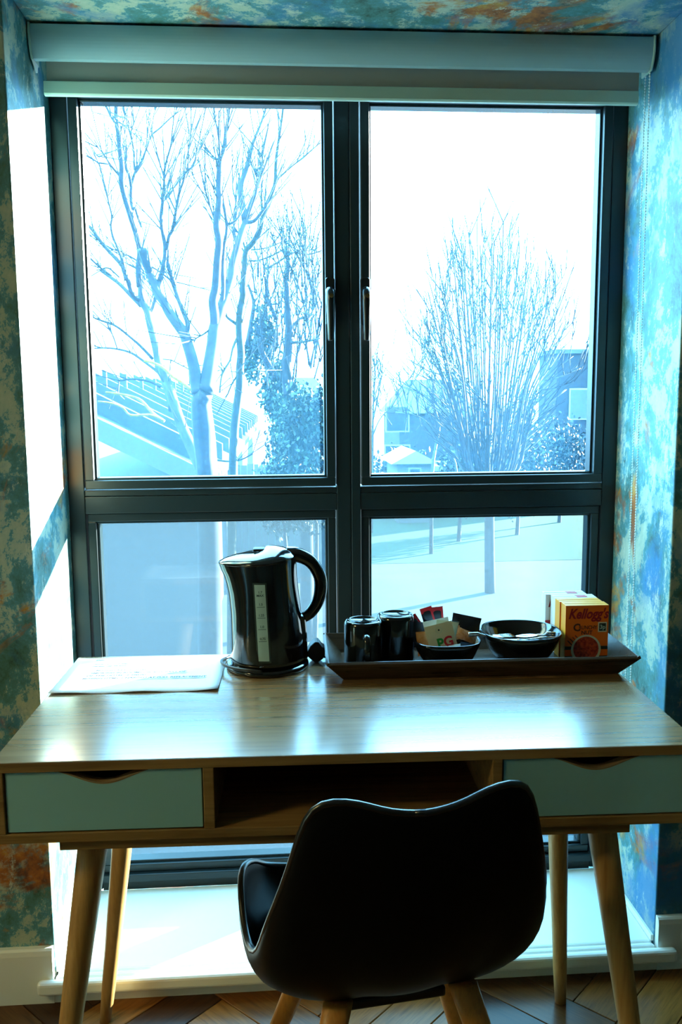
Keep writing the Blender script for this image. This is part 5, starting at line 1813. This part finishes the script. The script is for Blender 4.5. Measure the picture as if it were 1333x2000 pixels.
def leaf_cloud(name, parent, off, blobs, count, size, m, seed):
    """small leaf cards filling ellipsoids; each card its own little quad"""
    rng = random.Random(seed)
    q = MB()
    tot = sum(b[6] for b in blobs)
    for (cx, cy, cz, rx, ry, rz, wt) in blobs:
        for _ in range(int(count * wt / tot)):
            while True:
                u = Vector((rng.uniform(-1, 1), rng.uniform(-1, 1), rng.uniform(-1, 1)))
                if u.length < 1:
                    break
            u = u * (0.55 + 0.45 * rng.random())
            p = Vector((cx + u.x * rx - off.x, cy + u.y * ry - off.y, cz + u.z * rz - off.z))
            s = size * rng.uniform(0.6, 1.3)
            e = Euler((rng.uniform(0, 6), rng.uniform(0, 6), rng.uniform(0, 6))).to_matrix()
            a, b_ = e @ Vector((s, 0, 0)), e @ Vector((0, s * 0.75, 0))
            q.add([p - a, p - b_ * 0.8, p + a, p + b_ * 0.8], [(0, 1, 2, 3)])
    return q.build(name, m, parent, kind='stuff')

tC, offC = tree('ivy_tree', 'bare topped tree with its trunk wrapped in dark ivy', 'C', 1, 0.03, M['bark'], (4.0, 0.6, 0.010, 0.9, 0.4), 5, first=0)
leaf_cloud('ivy', tC, offC, [(0.70, 13, 0.4, 0.55, 0.5, 0.95, 3), (0.45, 13, 1.35, 0.40, 0.4, 0.75, 2), (0.25, 13, 2.3, 0.28, 0.3, 0.6, 1.3), (0.0, 13, 1.9, 0.22, 0.3, 0.45, .7)], 8000, 0.040, M['ivy'], 21)
ev = thing('evergreen_shrub', 'dense dark evergreen shrub around the foot of the ivy tree', 'shrub', (0.9, 11.0, GZ))
ev_off = Vector((0.9, 11.0, GZ))
q = MB()
for dx, dy in ((-0.3, 0), (0.1, 0.2), (0.4, -0.1)):
    q.tube([(dx * 0.4, dy, 0.0), (dx, dy, 1.4), (dx * 1.4, dy, 3.3)], [0.06, 0.04, 0.015], 6)
q.build('stem', M['bark'], ev)
leaf_cloud('foliage', ev, ev_off, [(0.95, 11.0, 0.1, 0.62, 0.6, 1.0, 3), (0.45, 11.1, -0.2, 0.50, 0.5, 0.7, 2.2), (1.15, 11.0, 0.85, 0.35, 0.4, 0.8, 1.4), (0.75, 11.0, 0.9, 0.45, 0.4, 0.7, 1.6)], 11000, 0.038, M['ivy'], 22)

tree('multi_stem_tree', 'bare fan shaped tree of many upright stems', 'D', 1, 9, M['bark'], (2.2, 0.75, 0.012, 0.6, 0.55), 6)
tree('bare_tree', 'small leaning bare tree before the low white building', 'E', 2, 9, M['bark'], (5, 0.9, 0.014, 0.9, 0.3), 7)
tree('bare_tree', 'thin bare tree glimpsed next to the window mullion', 'F', 1, 9, M['bark'], (4, 0.8, 0.014, 0.8, 0.4), 9)

# long building with sawtooth beams and rooflights
rf = thing('long_building', 'long low building with dark roof beams and white rooflight strips', 'building', (-2.3, 28, GZ))
LX0, LZ0, LX1, LZ1 = -3.95, 1.66, -0.60, -0.05
sl = (LZ1 - LZ0) / (LX1 - LX0)
def on_roof(x):
    return LZ0 + (x - LX0) * sl
def roof_box(q, x0, x1, y0, y1, h0, h1):
    vs = []
    for h in (h0, h1):
        for y in (y0, y1):
            for x in (x0, x1):
                vs.append((x + 2.3, y - 28, on_roof(x) + h - GZ))
    q.add(vs, [(0, 2, 3, 1), (4, 5, 7, 6), (0, 1, 5, 4), (2, 6, 7, 3), (0, 4, 6, 2), (1, 3, 7, 5)])
q = MB(); roof_box(q, LX0, LX1, 12.6, 46, -0.15, 0.0); q.build('roof', M['slate'], rf)
q = MB(); q.box(LX0 + 0.1 + 2.3, LX1 - 0.25 + 2.3, 12.9 - 28, 46 - 28, 0, on_roof(LX1) - GZ - 0.1)
q.build('wall', M['render'], rf)
q = MB(); roof_box(q, LX0, LX1 + 0.05, 12.45, 12.6, -0.30, 0.06); q.build('verge_board', M['render'], rf)
y = 13.6
i = 0
while y < 45:
    q = MB(); roof_box(q, LX0, LX1 - 0.1, y, y + 0.22, 0.0, 0.34); q.build('beam', M['beam'], rf)
    for a, c in ((0.14, 0.34), (0.38, 0.58), (0.62, 0.82)):
        q = MB(); roof_box(q, LX0 + (LX1 - LX0) * a, LX0 + (LX1 - LX0) * c, y + 0.9, y + 1.35, 0.0, 0.07); q.build('rooflight', M['rooflight'], rf)
    q = MB(); q.box(LX0 + 0.9 + 2.3, LX0 + 0.98 + 2.3, y + 0.05 - 28, y + 0.13 - 28, on_roof(LX0 + .9) - GZ, on_roof(LX0 + 0.9) - GZ + 0.62); q.build('post', M['beam'], rf)
    y += 2.3
    i += 1

# fence at the foot of the trees
fn = thing('timber_fence', 'pale timber fence behind the slim tree trunks', 'fence', (-0.6, 19.0, GZ))
for i in range(16):
    q = MB(); q.box(i * 0.16 - 0.2, i * 0.16 - 0.05, 0, 0.03, 0.0, 2.9 - 0.02 * (i % 3)); q.build('board', M['render'], fn)
q = MB(); q.box(-0.2, 2.4, 0.031, 0.07, 2.3, 2.4); q.build('rail', M['bark'], fn)

def house(name, label, x0, x1, y0, y1, h, rh, wallm, roofm, wins, axis='x', cat='house'):
    r = thing(name, label, cat, ((x0 + x1) / 2, (y0 + y1) / 2, GZ))
    hx, hy = (x1 - x0) / 2, (y1 - y0) / 2
    q = MB(); q.box(-hx, hx, -hy, hy, 0, h); q.build('wall', wallm, r)
    q = MB()
    o = 0.25
    if rh > 0:
        if axis == 'x':
            q.add([(-hx - o, -hy - o, h), (hx + o, -hy - o, h), (hx + o, hy + o, h), (-hx - o, hy + o, h), (-hx * 0.55, 0, h + rh), (hx * 0.55, 0, h + rh)],
                  [(0, 1, 5, 4), (2, 3, 4, 5), (0, 4, 3), (1, 2, 5), (0, 3, 2, 1)])
        else:
            q.add([(-hx - o, -hy - o, h), (hx + o, -hy - o, h), (hx + o, hy + o, h), (-hx - o, hy + o, h), (0, -hy - o, h + rh), (0, hy + o, h + rh)],
                  [(0, 4, 5, 3), (1, 2, 5, 4), (0, 1, 4), (2, 3, 5), (0, 3, 2, 1)])
    else:
        q.box(-hx - 0.1, hx + 0.1, -hy - 0.1, hy + 0.1, h, h + 0.18)
    q.build('roof', roofm, r)
    for (wx, wz, ww, wh) in wins:
        f = MB(); f.box(wx - ww / 2 - .06, wx + ww / 2 + .06, -hy - 0.05, -hy + 0.02, wz - .06, wz + wh + .06); fo = f.build('window', M['rooflight'], r)
        f = MB(); f.box(wx - ww / 2, wx + ww / 2, -hy - 0.065, -hy - 0.045, wz, wz + wh); f.build('pane', M['window_dark'], fo)
    return r
hw_ = [(-1.8, 0.9, 1.1, 1.3), (1.6, 0.9, 1.1, 1.3), (-1.8, 2.9, 1.0, 1.1), (1.6, 2.9, 1.0, 1.1)]
house('brick_house', 'dark brick house with a hipped slate roof behind the trees', 6.0, 9.4, 38, 44, 3.7, 1.6, M['brick'], M['slate'], hw_)
hr_ = house('white_cottage', 'little white gabled house with one dark window', 4.55, 5.75, 28.0, 31, 2.15, 0.45, M['render'], M['rooflight'], [(0, 1.45, 0.35, 0.5)], 'y')
house('low_annexe', 'low white flat roofed building beside the white cottage', 6.1, 8.2, 29.5, 32, 1.75, 0.0, M['render'], M['rooflight'], [(-0.5, 0.5, 0.6, 0.8), (0.6, 0.5, 0.6, 0.8)])
house('flat_block', 'tall flat roofed block at the edge of the view', 12.1, 17.5, 34, 36.5, 6.2, 0.0, M['brick'], M['slate'], [(-1.6, 1.0, 1.0, 1.2), (-1.6, 3.5, 1.0, 1.2), (0.6, 1.0, 1.0, 1.2), (0.6, 3.5, 1.0, 1.2)])
house('brick_house', 'brick house with a plain pitched roof seen left of the ivy', 0.2, 3.4, 50, 56, 4.2, 1.5, M['brick'], M['slate'], [(-0.8, 2.6, 0.9, 1.1), (0.8, 2.6, 0.9, 1.1)])
hd = thing('hedge', 'long dark hedge running behind the fan shaped tree', 'hedge', (8, 32.5, GZ))
hb = [(3.5 + i * 0.9, 32.8 + (i % 2) * 0.3, GZ + 0.9 + 0.25 * ((i * 7) % 5) / 2, 0.9, 0.5, 1.15 + 0.3 * ((i * 5) % 4) / 2, 1) for i in range(12)]
leaf_cloud('foliage', hd, Vector((8, 32.5, GZ)), hb, 5000, 0.10, M['hedge'], 31)
q = MB()
for i in range(12):
    q.tube([(3.5 + i * 0.9 - 8, 0.3, 0), (3.5 + i * 0.9 - 8, 0.3, 1.6)], [0.05, 0.02], 5)
q.build('stem', M['bark'], hd)
# dark shrubs massed low behind the fan shaped tree
for i, (x, yy, zz, rx, rz_, lab) in enumerate([(5.9, 24, -1.3, 0.8, 1.2, 'rounded dark shrub nearest the white cottage'), (8.0, 25, -0.9, 1.5, 1.9, 'broad dark shrub standing right behind the fan shaped tree'), (10.2, 27.5, -1.0, 1.4, 1.8, 'dark shrub nearest the flat roofed block')]):
    t = thing('shrub', lab, 'shrub', (x, yy, GZ))
    q = MB()
    q.tube([(0, 0, 0), (0.05, 0, 1.2), (0.1, 0, 2.2)], [0.07, 0.05, 0.02], 6)
    q.build('stem', M['bark'], t)
    leaf_cloud('foliage', t, Vector((x, yy, GZ)), [(x, yy, zz, rx, 0.8, rz_, 2)], 3600, 0.07, M['hedge'], 40 + i)
